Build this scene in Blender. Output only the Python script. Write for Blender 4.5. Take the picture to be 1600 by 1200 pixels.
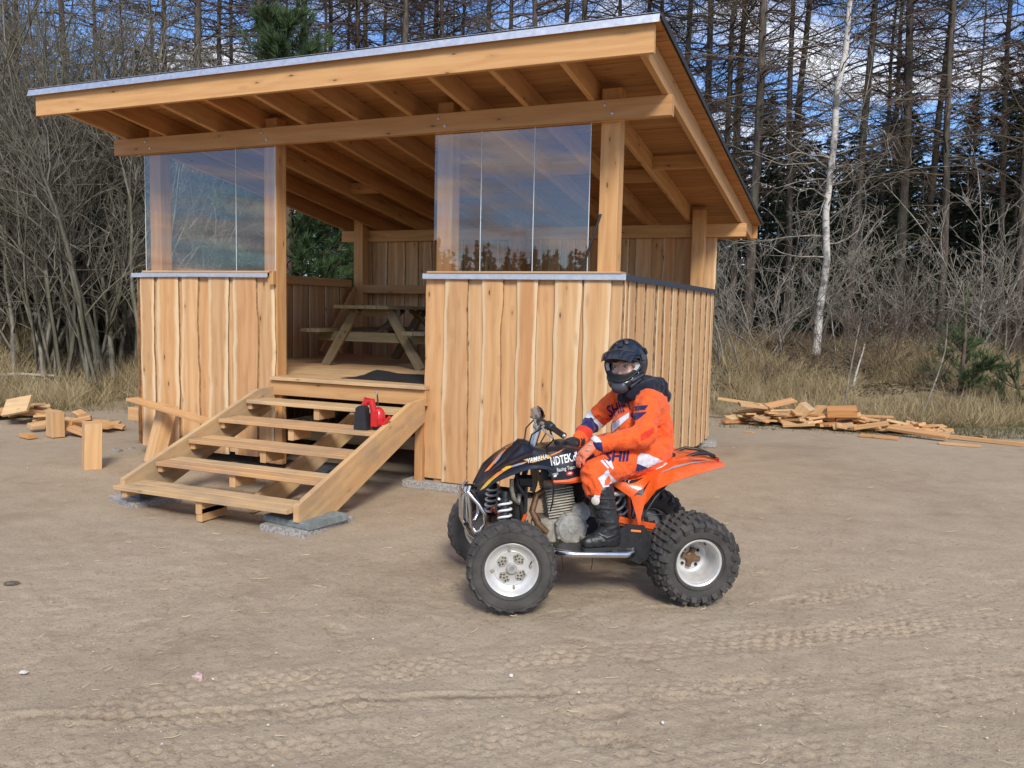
import bpy, bmesh, math, random
import numpy as np
from mathutils import Vector, Matrix, noise as mnoise

for o in list(bpy.data.objects):
    bpy.data.objects.remove(o, do_unlink=True)
SC = bpy.context.scene
COL = SC.collection
R = math.radians

# ------------------------------------------------------------------ camera
FPX, CAMLOC, YAW, PITCH, ROLL = 1312.18, (1.9675, -6.8548, 1.701), .4097, -.0885, .0217
def cam_axes():
    cy, sy, cp, sp = math.cos(YAW), math.sin(YAW), math.cos(PITCH), math.sin(PITCH)
    f = np.array([-sy*cp, cy*cp, sp]); r = np.array([cy, sy, 0.]); u = np.cross(r, f)
    r2 = math.cos(ROLL)*r+math.sin(ROLL)*u; u2 = -math.sin(ROLL)*r+math.cos(ROLL)*u
    return r2, u2, f
cr_, cu_, cf_ = cam_axes()
cd = bpy.data.cameras.new('camera'); cam = bpy.data.objects.new('camera', cd); COL.objects.link(cam)
cd.sensor_width = 36; cd.lens = FPX/1600*36; cd.clip_start = .05; cd.clip_end = 3000
m = Matrix.Identity(4)
for i in range(3):
    m[i][0], m[i][1], m[i][2], m[i][3] = cr_[i], cu_[i], -cf_[i], CAMLOC[i]
cam.matrix_world = m
SC.camera = cam

# ------------------------------------------------------------------ light
SUN_EL, SUN_AZ = R(39), math.atan2(-.83, .56)     # azimuth of the sun in the ground plane, measured from +X
SUN_DIR = Vector((math.cos(SUN_EL)*math.cos(SUN_AZ), math.cos(SUN_EL)*math.sin(SUN_AZ), math.sin(SUN_EL)))
sd = bpy.data.lights.new('sun', 'SUN'); sd.energy = 2.75; sd.angle = R(15); sd.color = (1, .95, .86)
sun = bpy.data.objects.new('sun', sd); COL.objects.link(sun)
sun.rotation_euler = SUN_DIR.to_track_quat('Z', 'Y').to_euler()
sun.location = (10, -15, 20)

class G:
    """tiny node-graph writer"""
    def __init__(s, nt): s.nt = nt
    def n(s, t, **kw):
        x = s.nt.nodes.new(t)
        for k, v in kw.items(): setattr(x, k, v)
        return x
    def put(s, sock, v):
        if isinstance(v, bpy.types.NodeSocket): s.nt.links.new(v, sock)
        elif v is not None:
            if hasattr(sock.default_value, '__len__') and not hasattr(v, '__len__'): v = (v,)*len(sock.default_value)
            if hasattr(v, '__len__') and len(v) == 3 and len(sock.default_value) == 4: v = (*v, 1)
            sock.default_value = v
    def math(s, op, a, b=None, c=None, clamp=False):
        x = s.n('ShaderNodeMath', operation=op, use_clamp=clamp); s.put(x.inputs[0], a); s.put(x.inputs[1], b)
        if c is not None: s.put(x.inputs[2], c)
        return x.outputs[0]
    def vmath(s, op, a, b=None):
        x = s.n('ShaderNodeVectorMath', operation=op); s.put(x.inputs[0], a)
        if b is not None: s.put(x.inputs[1], b)
        return x.outputs[0]
    def noise(s, vec, scale, detail=3, rough=.55, dist=0, out=0, dim='3D'):
        x = s.n('ShaderNodeTexNoise', noise_dimensions=dim); s.put(x.inputs['Vector'], vec); s.put(x.inputs['Scale'], scale)
        s.put(x.inputs['Detail'], detail); s.put(x.inputs['Roughness'], rough); s.put(x.inputs['Distortion'], dist)
        return x.outputs[out]
    def voro(s, vec, scale, feature='F1', out='Distance', rnd=1.):
        x = s.n('ShaderNodeTexVoronoi', feature=feature); s.put(x.inputs['Vector'], vec); s.put(x.inputs['Scale'], scale)
        s.put(x.inputs['Randomness'], rnd)
        return x.outputs[out]
    def ramp(s, fac, stops, interp='LINEAR'):
        x = s.n('ShaderNodeValToRGB'); s.put(x.inputs[0], fac); cr = x.color_ramp; cr.interpolation = interp
        while len(cr.elements) < len(stops): cr.elements.new(.5)
        for e, (p, c) in zip(cr.elements, stops):
            e.position = p; e.color = (*c, 1) if hasattr(c, '__len__') else (c, c, c, 1)
        return x.outputs[0]
    def mapr(s, v, a, b, c=0, d=1, smooth=False):
        x = s.n('ShaderNodeMapRange', interpolation_type='SMOOTHSTEP' if smooth else 'LINEAR')
        for i, q in enumerate((v, a, b, c, d)): s.put(x.inputs[i], q)
        return x.outputs[0]
    def mix(s, f, a, b, blend='MIX'):
        x = s.n('ShaderNodeMix', data_type='RGBA', blend_type=blend); s.put(x.inputs[0], f); s.put(x.inputs[6], a); s.put(x.inputs[7], b)
        return x.outputs[2]
    def sep(s, v):
        x = s.n('ShaderNodeSeparateXYZ'); s.put(x.inputs[0], v); return x.outputs
    def comb(s, a, b, c):
        x = s.n('ShaderNodeCombineXYZ')
        for i, q in enumerate((a, b, c)): s.put(x.inputs[i], q)
        return x.outputs[0]
    def bump(s, h, strength=.3, dist=.01, normal=None):
        x = s.n('ShaderNodeBump'); s.put(x.inputs['Height'], h); s.put(x.inputs['Strength'], strength); s.put(x.inputs['Distance'], dist)
        if normal is not None: s.put(x.inputs['Normal'], normal)
        return x.outputs[0]
    def attr(s, name, out='Fac'):
        return s.n('ShaderNodeAttribute', attribute_name=name).outputs[out]

# sky: Nishita plus a layer of broken cloud
W = bpy.data.worlds.new('World'); SC.world = W; W.use_nodes = True
W.node_tree.nodes.clear(); g = G(W.node_tree)
sky = g.n('ShaderNodeTexSky', sky_type='NISHITA'); sky.sun_disc = False
sky.sun_elevation = SUN_EL; sky.sun_rotation = math.pi/2-SUN_AZ
sky.air_density = 1.0; sky.dust_density = .3; sky.ozone_density = 3.0
tc = g.n('ShaderNodeTexCoord').outputs['Generated']
dx, dy, dz = g.sep(tc)
el = g.math('ADD', g.math('MAXIMUM', dz, 0.0), .10)
pl = g.comb(g.math('DIVIDE', dx, el), g.math('DIVIDE', dy, el), 2.7)
c1 = g.noise(pl, .85, 7, .58, .35)
cover = g.mapr(c1, .44, .58, 0, 1, True)
dark = g.mapr(g.noise(pl, 1.7, 4, .5), .36, .66, .42, 1.0)
skyc = g.mix(1.0, sky.outputs[0], (.98, 1.22, 1.58), 'MULTIPLY')
cl = g.mix(1.0, (9.5, 9.6, 10.2), g.comb(dark, dark, g.math('ADD', g.math('MULTIPLY', dark, .92), .08)), 'MULTIPLY')
fin = g.mix(g.math('MULTIPLY', cover, .93), skyc, cl)
bg = g.n('ShaderNodeBackground'); g.put(bg.inputs[0], fin); bg.inputs[1].default_value = .104
wo = g.n('ShaderNodeOutputWorld'); g.nt.links.new(bg.outputs[0], wo.inputs[0])

vs = SC.view_settings; vs.view_transform = 'Standard'; vs.look = 'None'; vs.exposure = 0.36; vs.gamma = 1; vs.use_curve_mapping = False
SC.render.engine = 'CYCLES'
cy_ = SC.cycles; cy_.max_bounces = 7; cy_.diffuse_bounces = 4; cy_.glossy_bounces = 3; cy_.transparent_max_bounces = 10
cy_.transmission_bounces = 4; cy_.use_denoising = True; cy_.caustics_reflective = False; cy_.caustics_refractive = False

# ------------------------------------------------------------------ pixel -> place (photo pixels, 1600 x 1200; used to measure where things stand)
_O = np.array(CAMLOC)
def ray(px, py): return cf_+(px-800)/FPX*cr_+(600-py)/FPX*cu_
def onz(px, py, z=0.):
    d = ray(px, py); return _O+d*((z-_O[2])/d[2])
def ondepth(px, dist, z=0.):
    """place at ground distance dist from the viewpoint in the direction of column px (near the horizon)"""
    d = ray(px, 485); d = d[:2]/np.hypot(*d[:2]); return np.array([_O[0]+d[0]*dist, _O[1]+d[1]*dist, z])

# ------------------------------------------------------------------ objects
def tag(o, label=None, cat=None, group=None, kind=None):
    if label: o['label'] = label
    if cat: o['category'] = cat
    if group: o['group'] = group
    if kind: o['kind'] = kind
    return o
def thing(name, label, cat, loc=(0, 0, 0), rotz=0, group=None):
    o = bpy.data.objects.new(name, None); COL.objects.link(o); o.location = loc; o.rotation_euler = (0, 0, rotz)
    o.empty_display_size = .1
    return tag(o, label, cat, group)
def link(name, me, parent=None, loc=None):
    o = bpy.data.objects.new(name, me); COL.objects.link(o)
    if parent: o.parent = parent
    if loc is not None: o.location = loc
    return o
def root_of(o):
    while o.parent: o = o.parent
    return o
def kids(o): return list(o.children)
def clone(root, loc=None, rotz=None, scale=None, parent=None):
    c = root.copy(); COL.objects.link(c); c.parent = parent
    if loc is not None: c.location = loc
    if rotz is not None: c.rotation_euler = (0, 0, rotz)
    if scale is not None: c.scale = scale
    for ch in kids(root): clone(ch, parent=c)
    return c

class MB:
    """collects geometry, then links it as ONE mesh object"""
    def __init__(s): s.v = []; s.f = []; s.uv = []; s.mi = []; s.at = {}; s.cur = 0
    def quad_uv(s, n): s.uv.append(n)
    def add(s, vs, fs, uvs=None):
        b = len(s.v); s.v += [tuple(map(float, p)) for p in vs]
        for i, f in enumerate(fs):
            s.f.append([b+k for k in f]); s.mi.append(s.cur)
            s.uv.append(uvs[i] if uvs else [(vs[k][0], vs[k][2]) for k in f])
    def bar(s, p0, p1, w, t, side=(1, 0, 0), ch=.004, w1=None, t1=None, twist=0):
        """chamfered rectangular bar from p0 to p1; w along side, t across it; uv in metres, v along the bar"""
        p0, p1 = Vector(p0), Vector(p1); d = p1-p0; L = d.length; d = d/L
        sd = Vector(side); sd = (sd-d*sd.dot(d)).normalized(); up = d.cross(sd)
        def ring(p, w, t, c):
            a, b = w/2, t/2
            q = [(-a+c, -b), (a-c, -b), (a, -b+c), (a, b-c), (a-c, b), (-a+c, b), (-a, b-c), (-a, -b+c)]
            return [p+sd*x+up*y for x, y in q], q
        w1 = w1 or w; t1 = t1 or t; ch = min(ch, w*.3, t*.3)
        A, qa = ring(p0, w, t, ch); B, qb = ring(p1, w1, t1, ch)
        per = [0]
        for i in range(8):
            per.append(per[-1]+math.dist(qa[i], qa[(i+1) % 8]))
        vs = A+B; fs = []; uv = []
        for i in range(8):
            j = (i+1) % 8; fs.append([i, j, 8+j, 8+i]); uv.append([(per[i], 0), (per[i+1], 0), (per[i+1], L), (per[i], L)])
        fs.append([7, 6, 5, 4, 3, 2, 1, 0]); uv.append([(qa[k][0], qa[k][1]*.15) for k in (7, 6, 5, 4, 3, 2, 1, 0)])
        fs.append([8+k for k in range(8)]); uv.append([(qb[k][0], qb[k][1]*.15+L) for k in range(8)])
        s.add(vs, fs, uv); return s
    def box(s, c, size, rot=None, ch=.004):
        c = Vector(c); M = rot if rot is not None else Matrix.Identity(3)
        ax = max(range(3), key=lambda i: size[i]); d = Vector([1 if i == ax else 0 for i in range(3)]); sdx = (ax+1) % 3; od = (ax+2) % 3
        sd = Vector([1 if i == sdx else 0 for i in range(3)])
        return s.bar(c-(M@d)*size[ax]/2, c+(M@d)*size[ax]/2, size[sdx], size[od], M@sd, ch)
    def tube(s, pts, rad, n=8, cap=True, closed=False):
        P = [Vector(p) for p in pts]; k = len(P); rad = rad if hasattr(rad, '__len__') else [rad]*k
        rings = []; up = None; dist = 0
        for i in range(k):
            if closed: t = (P[(i+1) % k]-P[i-1])
            else: t = P[min(i+1, k-1)]-P[max(i-1, 0)]
            t.normalize()
            if up is None:
                up = Vector((0, 0, 1)) if abs(t.z) < .9 else Vector((1, 0, 0))
            up = (up-t*up.dot(t)).normalized(); b = t.cross(up)
            if i: dist += (P[i]-P[i-1]).length
            rings.append(([P[i]+(up*math.cos(a)+b*math.sin(a))*rad[i] for a in [2*math.pi*j/n for j in range(n)]], dist))
        vs = [v for r_, _ in rings for v in r_]; fs = []; uv = []
        for i in range(k if closed else k-1):
            i2 = (i+1) % k
            for j in range(n):
                j2 = (j+1) % n; fs.append([i*n+j, i*n+j2, i2*n+j2, i2*n+j])
                r0 = rad[i]*2*math.pi/n; uv.append([(j*r0, rings[i][1]), ((j+1)*r0, rings[i][1]), ((j+1)*r0, rings[i2][1]), (j*r0, rings[i2][1])])
        if cap and not closed:
            fs.append(list(range(n))[::-1]); uv.append([(0, 0)]*n); fs.append([(k-1)*n+j for j in range(n)]); uv.append([(0, 0)]*n)
        s.add(vs, fs, uv); return s
    def lathe(s, prof, M=None, n=32, closed=False, a0=0, a1=2*math.pi):
        """prof: (radius, height) pairs about local Z; M: 4x4"""
        M = M or Matrix.Identity(4); k = len(prof); full = abs(a1-a0-2*math.pi) < 1e-6; m_ = n if full else n+1
        vs = [M@Vector((r*math.cos(a0+(a1-a0)*j/n), r*math.sin(a0+(a1-a0)*j/n), h)) for r, h in prof for j in range(m_)]
        fs = []
        for i in range(k if closed else k-1):
            i2 = (i+1) % k
            for j in range(n):
                j2 = (j+1) % m_ if full else j+1
                fs.append([i*m_+j, i*m_+j2, i2*m_+j2, i2*m_+j])
        s.add(vs, fs, [[(0, 0)]*4]*len(fs)); return s
    def prism(s, poly, p0, ax, ay, h):
        """polygon (x, y) in the plane p0 + x ax + y ay, extruded by vector h"""
        p0, ax, ay, h = Vector(p0), Vector(ax), Vector(ay), Vector(h); n = len(poly)
        if ax.cross(ay).dot(h) < 0: poly = poly[::-1]
        A = [p0+ax*x+ay*y for x, y in poly]; B = [a+h for a in A]
        fs = [list(range(n))[::-1], [n+i for i in range(n)]]
        uv = [[poly[i] for i in range(n)][::-1], list(poly)]
        for i in range(n):
            j = (i+1) % n; fs.append([i, j, n+j, n+i]); uv.append([poly[i], poly[j], (poly[j][0]+h.length, poly[j][1]), (poly[i][0]+h.length, poly[i][1])])
        s.add(A+B, fs, uv); return s
    def grid(s, P, thick=0, closed_u=False, wrap=False):
        """P: rows of points -> sheet (thick>0: doubled along its normals into a shell)"""
        nu, nv = len(P), len(P[0]); A = np.array([[tuple(p) for p in row] for row in P], float)
        du = np.gradient(A, axis=0); dv = np.gradient(A, axis=1); N = np.cross(du, dv); N /= np.linalg.norm(N, axis=2, keepdims=True)+1e-9
        vs = [tuple(p) for p in A.reshape(-1, 3)]; fs = []
        idx = lambda i, j: i*nv+j
        for i in range(nu-1):
            for j in range(nv-1): fs.append([idx(i, j), idx(i+1, j), idx(i+1, j+1), idx(i, j+1)])
        if thick:
            off = nu*nv; vs += [tuple(p) for p in (A-N*thick).reshape(-1, 3)]
            fs += [[off+k for k in f[::-1]] for f in fs]
            for i in range(nu-1):
                for a, b in ((idx(i, 0), idx(i+1, 0)), (idx(i+1, nv-1), idx(i, nv-1))): fs.append([b, a, off+a, off+b])
            for j in range(nv-1):
                for a, b in ((idx(0, j+1), idx(0, j)), (idx(nu-1, j), idx(nu-1, j+1))): fs.append([b, a, off+a, off+b])
        s.add(vs, fs, [[(vs[k][0], vs[k][2]) for k in f] for f in fs]); return s
    def ball(s, c, r, nu=10, nv=14, M=None):
        r = r if hasattr(r, '__len__') else (r, r, r); c = Vector(c); M = M or Matrix.Identity(3)
        vs = []; fs = []
        for i in range(nu+1):
            a = math.pi*i/nu
            for j in range(nv):
                b = 2*math.pi*j/nv; vs.append(c+M@Vector((r[0]*math.sin(a)*math.cos(b), r[1]*math.sin(a)*math.sin(b), r[2]*math.cos(a))))
        for i in range(nu):
            for j in range(nv):
                j2 = (j+1) % nv; fs.append([i*nv+j, (i+1)*nv+j, (i+1)*nv+j2, i*nv+j2])
        s.add(vs, fs, [[(0, 0)]*4]*len(fs)); return s
    def mesh(s, name, mats, off=(0, 0, 0), smooth=None, attrs=None):
        me = bpy.data.meshes.new(name); o = Vector(off)
        me.from_pydata([(x-o.x, y-o.y, z-o.z) for x, y, z in s.v], [], s.f)
        uvl = me.uv_layers.new(name='UVMap'); flat = [c for f in s.uv for p in f for c in p]
        uvl.data.foreach_set('uv', flat)
        mats = mats if isinstance(mats, (list, tuple)) else [mats]
        for m_ in mats: me.materials.append(m_)
        if len(mats) > 1: me.polygons.foreach_set('material_index', s.mi)
        for k, vals in (attrs or {}).items():
            a = me.attributes.new(k, 'FLOAT', 'POINT'); a.data.foreach_set('value', vals)
        me.validate(); me.update()
        if smooth is not None:
            me.polygons.foreach_set('use_smooth', [True]*len(me.polygons)); me.set_sharp_from_angle(angle=R(smooth))
        return me
    def build(s, name, mats, parent=None, base=None, smooth=None, attrs=None, local=None):
        """geometry in world coordinates unless the top-level parent is flagged local (then in that thing's own frame)"""
        off = (0, 0, 0)
        if parent is not None:
            rt = root_of(parent)
            if not rt.get('_local'): off = rt.location
        elif base is not None: off = base
        o = link(name, s.mesh(name, mats, off, smooth, attrs), parent)
        if parent is None and base is not None: o.location = base
        return o

# ------------------------------------------------------------------ materials
def new_mat(name):
    mt = bpy.data.materials.new(name); mt.use_nodes = True; nt = mt.node_tree
    b = nt.nodes['Principled BSDF']; return mt, G(nt), b
def plain(name, col, rough=.5, metal=0, bumpscale=0, bstr=.15, var=.12, coat=0, nscale=25):
    """plain colour with a little procedural wear"""
    mt, g, b = new_mat(name)
    tcn = g.n('ShaderNodeTexCoord').outputs['Object']
    nz = g.noise(tcn, nscale, 4, .6)
    g.put(b.inputs['Base Color'], g.mix(g.mapr(nz, .3, .7, 0, 1), tuple(c*(1-var) for c in col), tuple(min(1, c*(1+var)) for c in col)))
    g.put(b.inputs['Roughness'], g.mapr(nz, .3, .7, max(.03, rough*.85), min(1, rough*1.15))); b.inputs['Metallic'].default_value = metal
    if coat: b.inputs['Coat Weight'].default_value = coat
    if bumpscale: g.put(b.inputs['Normal'], g.bump(g.noise(tcn, bumpscale, 3), bstr, .01))
    return mt

def wood(name, heart, mid, pale, sap=False, knots=1., rough=.75, grey=0., gmix=1.):
    """planed softwood: uv in metres, v along the grain; each object gets its own offset and tint"""
    mt, g, b = new_mat(name)
    uv = g.n('ShaderNodeUVMap', uv_map='UVMap').outputs[0]; u, v, _ = g.sep(uv)
    rnd = g.n('ShaderNodeObjectInfo').outputs['Random']; r10 = g.math('MULTIPLY', rnd, 91.7)
    wob = g.noise(g.comb(g.math('MULTIPLY', u, 5), g.math('MULTIPLY', v, .9), r10), 1, 3, .5)
    band = g.math('ADD', g.math('MULTIPLY', u, 58), g.math('MULTIPLY', wob, 17))
    ring = g.math('MULTIPLY_ADD', g.math('SINE', band), .5, .5)
    fine = g.noise(g.comb(g.math('MULTIPLY', u, 230), g.math('MULTIPLY', v, 3.2), r10), 1, 4, .65)
    mid_s = g.noise(g.comb(g.math('MULTIPLY', u, 62), g.math('MULTIPLY', v, 1.7), g.math('ADD', r10, 2)), 1, 3, .6, .4)
    blot = g.noise(g.comb(g.math('MULTIPLY', u, 9), g.math('MULTIPLY', v, 1.3), g.math('ADD', r10, 5)), 1, 3, .55)
    kv = g.comb(g.math('MULTIPLY', u, 9.5), g.math('MULTIPLY', v, 3.0), r10)
    kd = g.voro(kv, 1.0)
    t1 = g.math('ADD', g.math('ADD', g.math('ADD', g.math('MULTIPLY', ring, .15), g.math('MULTIPLY', mid_s, .34)), g.math('MULTIPLY', fine, .30)), g.math('MULTIPLY', blot, .27))
    col = g.ramp(t1, [(.20, pale), (.52, mid), (.86, heart)])
    # tint of this board
    tint = g.ramp(rnd, [(0, (1.12, 1.06, .98)), (.25, (.92, .88, .84)), (.5, (1.06, .95, .84)), (.7, (.96, .77, .64)), (.82, (.90, .84, .80)), (1, (1.14, 1.10, 1.04))])
    col = g.mix(gmix, col, tint, 'MULTIPLY')
    if sap:
        sp = g.attr('sap'); edge = g.noise(g.comb(0.0, g.math('MULTIPLY', v, 2.2), r10), 1, 4, .6)
        sf = g.mapr(g.math('ADD', sp, g.math('MULTIPLY', g.math('SUBTRACT', edge, .5), .55)), .62, .80, 0, 1)
        palec = g.mix(g.mapr(fine, .3, .7, 0, 1), (.66, .475, .265), (.77, .60, .385))
        col = g.mix(g.math('MULTIPLY', sf, .88), col, palec)
        bk = g.attr('bark')
        bkn = g.noise(g.comb(g.math('MULTIPLY', u, 60), g.math('MULTIPLY', v, 14), r10), 1, 4, .65)
        bkc = g.mix(g.mapr(bkn, .40, .6, 0, 1), (.33, .20, .10), (.055, .032, .02))
        col = g.mix(bk, col, bkc)
    if knots:
        kn = g.mapr(kd, .05, .10, 1, 0, True); halo = g.mapr(kd, .08, .30, 1, 0, True)
        col = g.mix(g.math('MULTIPLY', halo, .35*knots), col, tuple(c*.72 for c in heart))
        col = g.mix(g.math('MULTIPLY', kn, .95*knots), col, (.075, .032, .014))
    if grey:
        gn = g.noise(g.comb(g.math('MULTIPLY', u, 4), g.math('MULTIPLY', v, 2.5), r10), 1, 5, .65)
        col = g.mix(g.math('MULTIPLY', g.mapr(gn, .42, .72, 0, 1), grey), col, (.22, .19, .16))
    g.put(b.inputs['Base Color'], col); b.inputs['Roughness'].default_value = rough
    b.inputs['Specular IOR Level'].default_value = .3
    g.put(b.inputs['Normal'], g.bump(g.math('ADD', fine, g.math('MULTIPLY', ring, .5)), .25, .002))
    return mt
MW_FRAME = wood('larch_frame', (.40, .205, .082), (.545, .315, .14), (.64, .42, .21), knots=.8)
MW_CLAD = wood('larch_board', (.42, .22, .10), (.588, .366, .183), (.71, .50, .285), sap=True, knots=.9)
MW_STEP = wood('larch_tread', (.46, .29, .145), (.60, .42, .225), (.70, .53, .32), knots=.5, grey=.55)
MW_CUT = wood('fresh_cut', (.46, .25, .11), (.60, .38, .19), (.72, .52, .30), knots=.6, grey=.15)
MW_ROOF = wood('roof_deck', (.32, .15, .055), (.43, .225, .088), (.53, .32, .15), knots=.7)
MW_OLD = wood('weathered_green_pine', (.10, .085, .045), (.20, .17, .09), (.30, .25, .15), knots=.5, grey=.5)
M_ZINC = plain('zinc_flashing', (.82, .82, .82), .42, 1, 30, .05, .05)
M_DARKCAP = plain('dark_flashing', (.055, .065, .085), .45, .3)
M_STEEL = plain('galvanised_bolt', (.55, .55, .54), .4, 1)
M_FELT = plain('roofing_felt', (.03, .03, .033), .9, 0, 90, .3)
M_DRIP = plain('roof_edge_metal', (.035, .033, .03), .6, .2)
def speck(name, a, b_, scale, rough=.9, bs=.6):
    mt, g, b = new_mat(name); t = g.n('ShaderNodeTexCoord').outputs['Object']
    vn = g.voro(t, scale); nz = g.noise(t, scale*.25, 4)
    col = g.mix(g.mapr(vn, .2, .7, 0, 1), a, b_); col = g.mix(g.mapr(nz, .35, .7, 0, .5), col, tuple(c*.6 for c in a))
    g.put(b.inputs['Base Color'], col); b.inputs['Roughness'].default_value = rough
    g.put(b.inputs['Normal'], g.bump(g.math('ADD', vn, nz), bs, .006)); return mt
M_CONC = speck('exposed_concrete', (.50, .47, .43), (.24, .22, .20), 60)
M_SLABD = speck('dark_paving', (.10, .11, .115), (.16, .17, .17), 25, bs=.25)
M_SLABG = speck('green_grey_paving', (.17, .20, .19), (.26, .29, .29), 25, bs=.25)
# ================================================================== GROUND
F2 = np.array([cf_[0], cf_[1]]); F2 /= np.hypot(*F2); L2 = np.array([F2[1], -F2[0]])
def sstep(a, b, x):
    t = np.clip((x-a)/(b-a), 0, 1); return t*t*(3-2*t)
_rs = np.random.RandomState(5)
_waves = [(_rs.uniform(.35, 2.2), _rs.uniform(0, 6.28), _rs.uniform(0, 6.28)) for _ in range(26)]
def vnoise(x, y, s, seed=0):
    """value noise on a lattice, vectorised"""
    x = np.asarray(x)*s; y = np.asarray(y)*s
    xi = np.floor(x).astype(np.int64); yi = np.floor(y).astype(np.int64); fx = x-xi; fy = y-yi
    def h(a, b):
        n = (a*374761393+b*668265263+seed*1442695041) & 0xffffffff
        n = ((n ^ (n >> 13))*1274126177) & 0xffffffff; n = n ^ (n >> 16); return (n & 0xffff)/65535.
    u = fx*fx*(3-2*fx); v = fy*fy*(3-2*fy)
    return (h(xi, yi)*(1-u)+h(xi+1, yi)*u)*(1-v)+(h(xi, yi+1)*(1-u)+h(xi+1, yi+1)*u)*v-.5
def depth_lat(x, y):
    dx, dy = np.asarray(x)-CAMLOC[0], np.asarray(y)-CAMLOC[1]
    return dx*F2[0]+dy*F2[1], dx*L2[0]+dy*L2[1]
def edge_at(lat):                                # where the grassy bank starts
    return 13.0+np.clip(lat, -8, 8)*.09+.5*np.sin(lat*.7)
def veg_amount(x, y):
    d, l = depth_lat(x, y)
    return sstep(-.8, 1.2, d-edge_at(l)+1.6*vnoise(x, y, .8, 3)+.8*vnoise(x, y, 2.7, 4))
def terrain(x, y):
    d, l = depth_lat(x, y); e = edge_at(l)
    h = .80*sstep(.2, 4.2, d-e)+.35*sstep(5, 14, d-e)
    return h+sstep(.2, 3, d-e)*(.5*vnoise(x, y, .55, 1)+.18*vnoise(x, y, 1.9, 2))
def tz(x, y): return float(terrain(np.array([x]), np.array([y]))[0])

def spread(lo, hi, a, b, fine, gr=1.16):
    """coordinate lines: even between a and b, growing outwards to lo and hi"""
    mid = np.linspace(a, b, max(2, int(round((b-a)/fine))+1)); out = [mid]
    l = [a]; st = fine
    while l[-1] > lo: st *= gr; l.append(l[-1]-st)
    r_ = [b]; st = fine
    while r_[-1] < hi: st *= gr; r_.append(r_[-1]+st)
    return np.concatenate([np.array(l[1:])[::-1], mid, np.array(r_[1:])])
# one sheet, its lines dense in the tracked foreground and ever wider towards the horizon
lat = spread(-5.8, 5.8, -3.1, 3.1, .0115, 1.035); lat = np.concatenate([spread(-900, -5.9, lat[0]-.3, lat[0]-.15, .12, 1.09)[:-1], lat, spread(6, 900, lat[-1]+.15, lat[-1]+.3, .12, 1.09)[1:]])
lat = np.unique(lat[(lat > -1000) & (lat < 1000)])
dep = np.concatenate([np.linspace(2.55, 4.9, 205), spread(5, 9.5, 4.915, 4.93, .0115, 1.025)])
dep = dep[(dep > 2.5)]; dep = np.concatenate([2.55-np.cumsum(.03*1.35**np.arange(28))[::-1], dep, dep[-1]+np.cumsum(.12*1.055**np.arange(115))]); dep = np.unique(dep)
LA, DE = np.meshgrid(lat, dep, indexing='ij')
XX = CAMLOC[0]+LA*L2[0]+DE*F2[0]; YY = CAMLOC[1]+LA*L2[1]+DE*F2[1]
H = .020*vnoise(XX, YY, 1.3, 11)+.014*vnoise(XX, YY, 4.1, 12)+.012*vnoise(XX, YY, 9.5, 13)*(.5+vnoise(XX, YY, .9, 19))+.006*vnoise(XX, YY, 21, 14)
# small scuffs: ridged noise in patches
scuff = np.clip(vnoise(XX, YY, .8, 15)+.25, 0, 1)
H += scuff*.018*(.25-np.abs(vnoise(XX+.2*vnoise(XX, YY, 3, 8), YY, 6.5, 16)))
def track(pix, width, depth, pitch, seed, rows=5, skew=.5):
    """knob dents of a rolling tyre along a path given by photo pixels on flat ground"""
    global H
    P = np.array([onz(*p)[:2] for p in pix]); seg = np.diff(P, axis=0); ln = np.hypot(*seg.T); acc = np.concatenate([[0], np.cumsum(ln)])
    best = np.full(XX.shape, 9.); S = np.zeros(XX.shape); T = np.zeros(XX.shape)
    for i in range(len(seg)):
        t = seg[i]/ln[i]; dx = XX-P[i][0]; dy = YY-P[i][1]; s = dx*t[0]+dy*t[1]; n = -dx*t[1]+dy*t[0]
        ok = (s > -.02) & (s < ln[i]+.02) & (np.abs(n) < best); best[ok] = np.abs(n)[ok]; S[ok] = (acc[i]+s)[ok]; T[ok] = n[ok]
    msk = (best < width/2+.05)
    S0 = S; T = T+.022*vnoise(XX, YY, 6, seed+5)+.010*vnoise(XX, YY, 19, seed+6); S = S+.030*vnoise(XX, YY, 5, seed+7)+.012*vnoise(XX, YY, 21, seed+8)
    w = T/width+.5; row = np.floor(w*rows); cu = (w*rows) % 1-.5
    ph = S/pitch+np.mod(row, 2)*skew+.15*vnoise(row, np.floor(S/pitch), 1, seed); cv = np.mod(ph, 1)-.5
    dent = np.clip(1-((cu/(.36+.16*vnoise(row, np.floor(S/pitch), 1.7, seed+11)))**2+(cv/(.34+.16*vnoise(row, np.floor(S/pitch), 1.3, seed+12)))**2), 0, 1)**.7*(.55+.9*(vnoise(row, np.floor(S/pitch), 1.9, seed+13)+.5))
    fade = .85*np.clip(.42+1.7*vnoise(S, T*2, 1.0, seed+1)+.35, .12, 1)*np.clip(.6+1.4*vnoise(S, T, 5, seed+2), .2, 1)*sstep(0, .12, width/2-best+.03)*sstep(0, .3, S)*sstep(0, .3, acc[-1]-S)
    H = np.where(msk, H-dent*depth*1.15*fade, H)
    berm = np.exp(-((best-width/2-.02)/.025)**2)*.10*depth
    H = H+berm*np.where(best < 1, sstep(0, .3, S)*sstep(0, .3, acc[-1]-S), 0)*.8
track([(40, 1165), (230, 1092), (450, 1065), (700, 1040), (900, 1026), (1200, 1000), (1600, 960)], .26, .026, .075, 21)
track([(0, 1140), (350, 1118), (560, 1098), (800, 1088), (1100, 1075), (1330, 1060), (1640, 1030)], .22, .024, .068, 22)
track([(760, 1205), (1000, 1160), (1200, 1120), (1400, 1085), (1640, 1050)], .34, .030, .088, 23)
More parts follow.
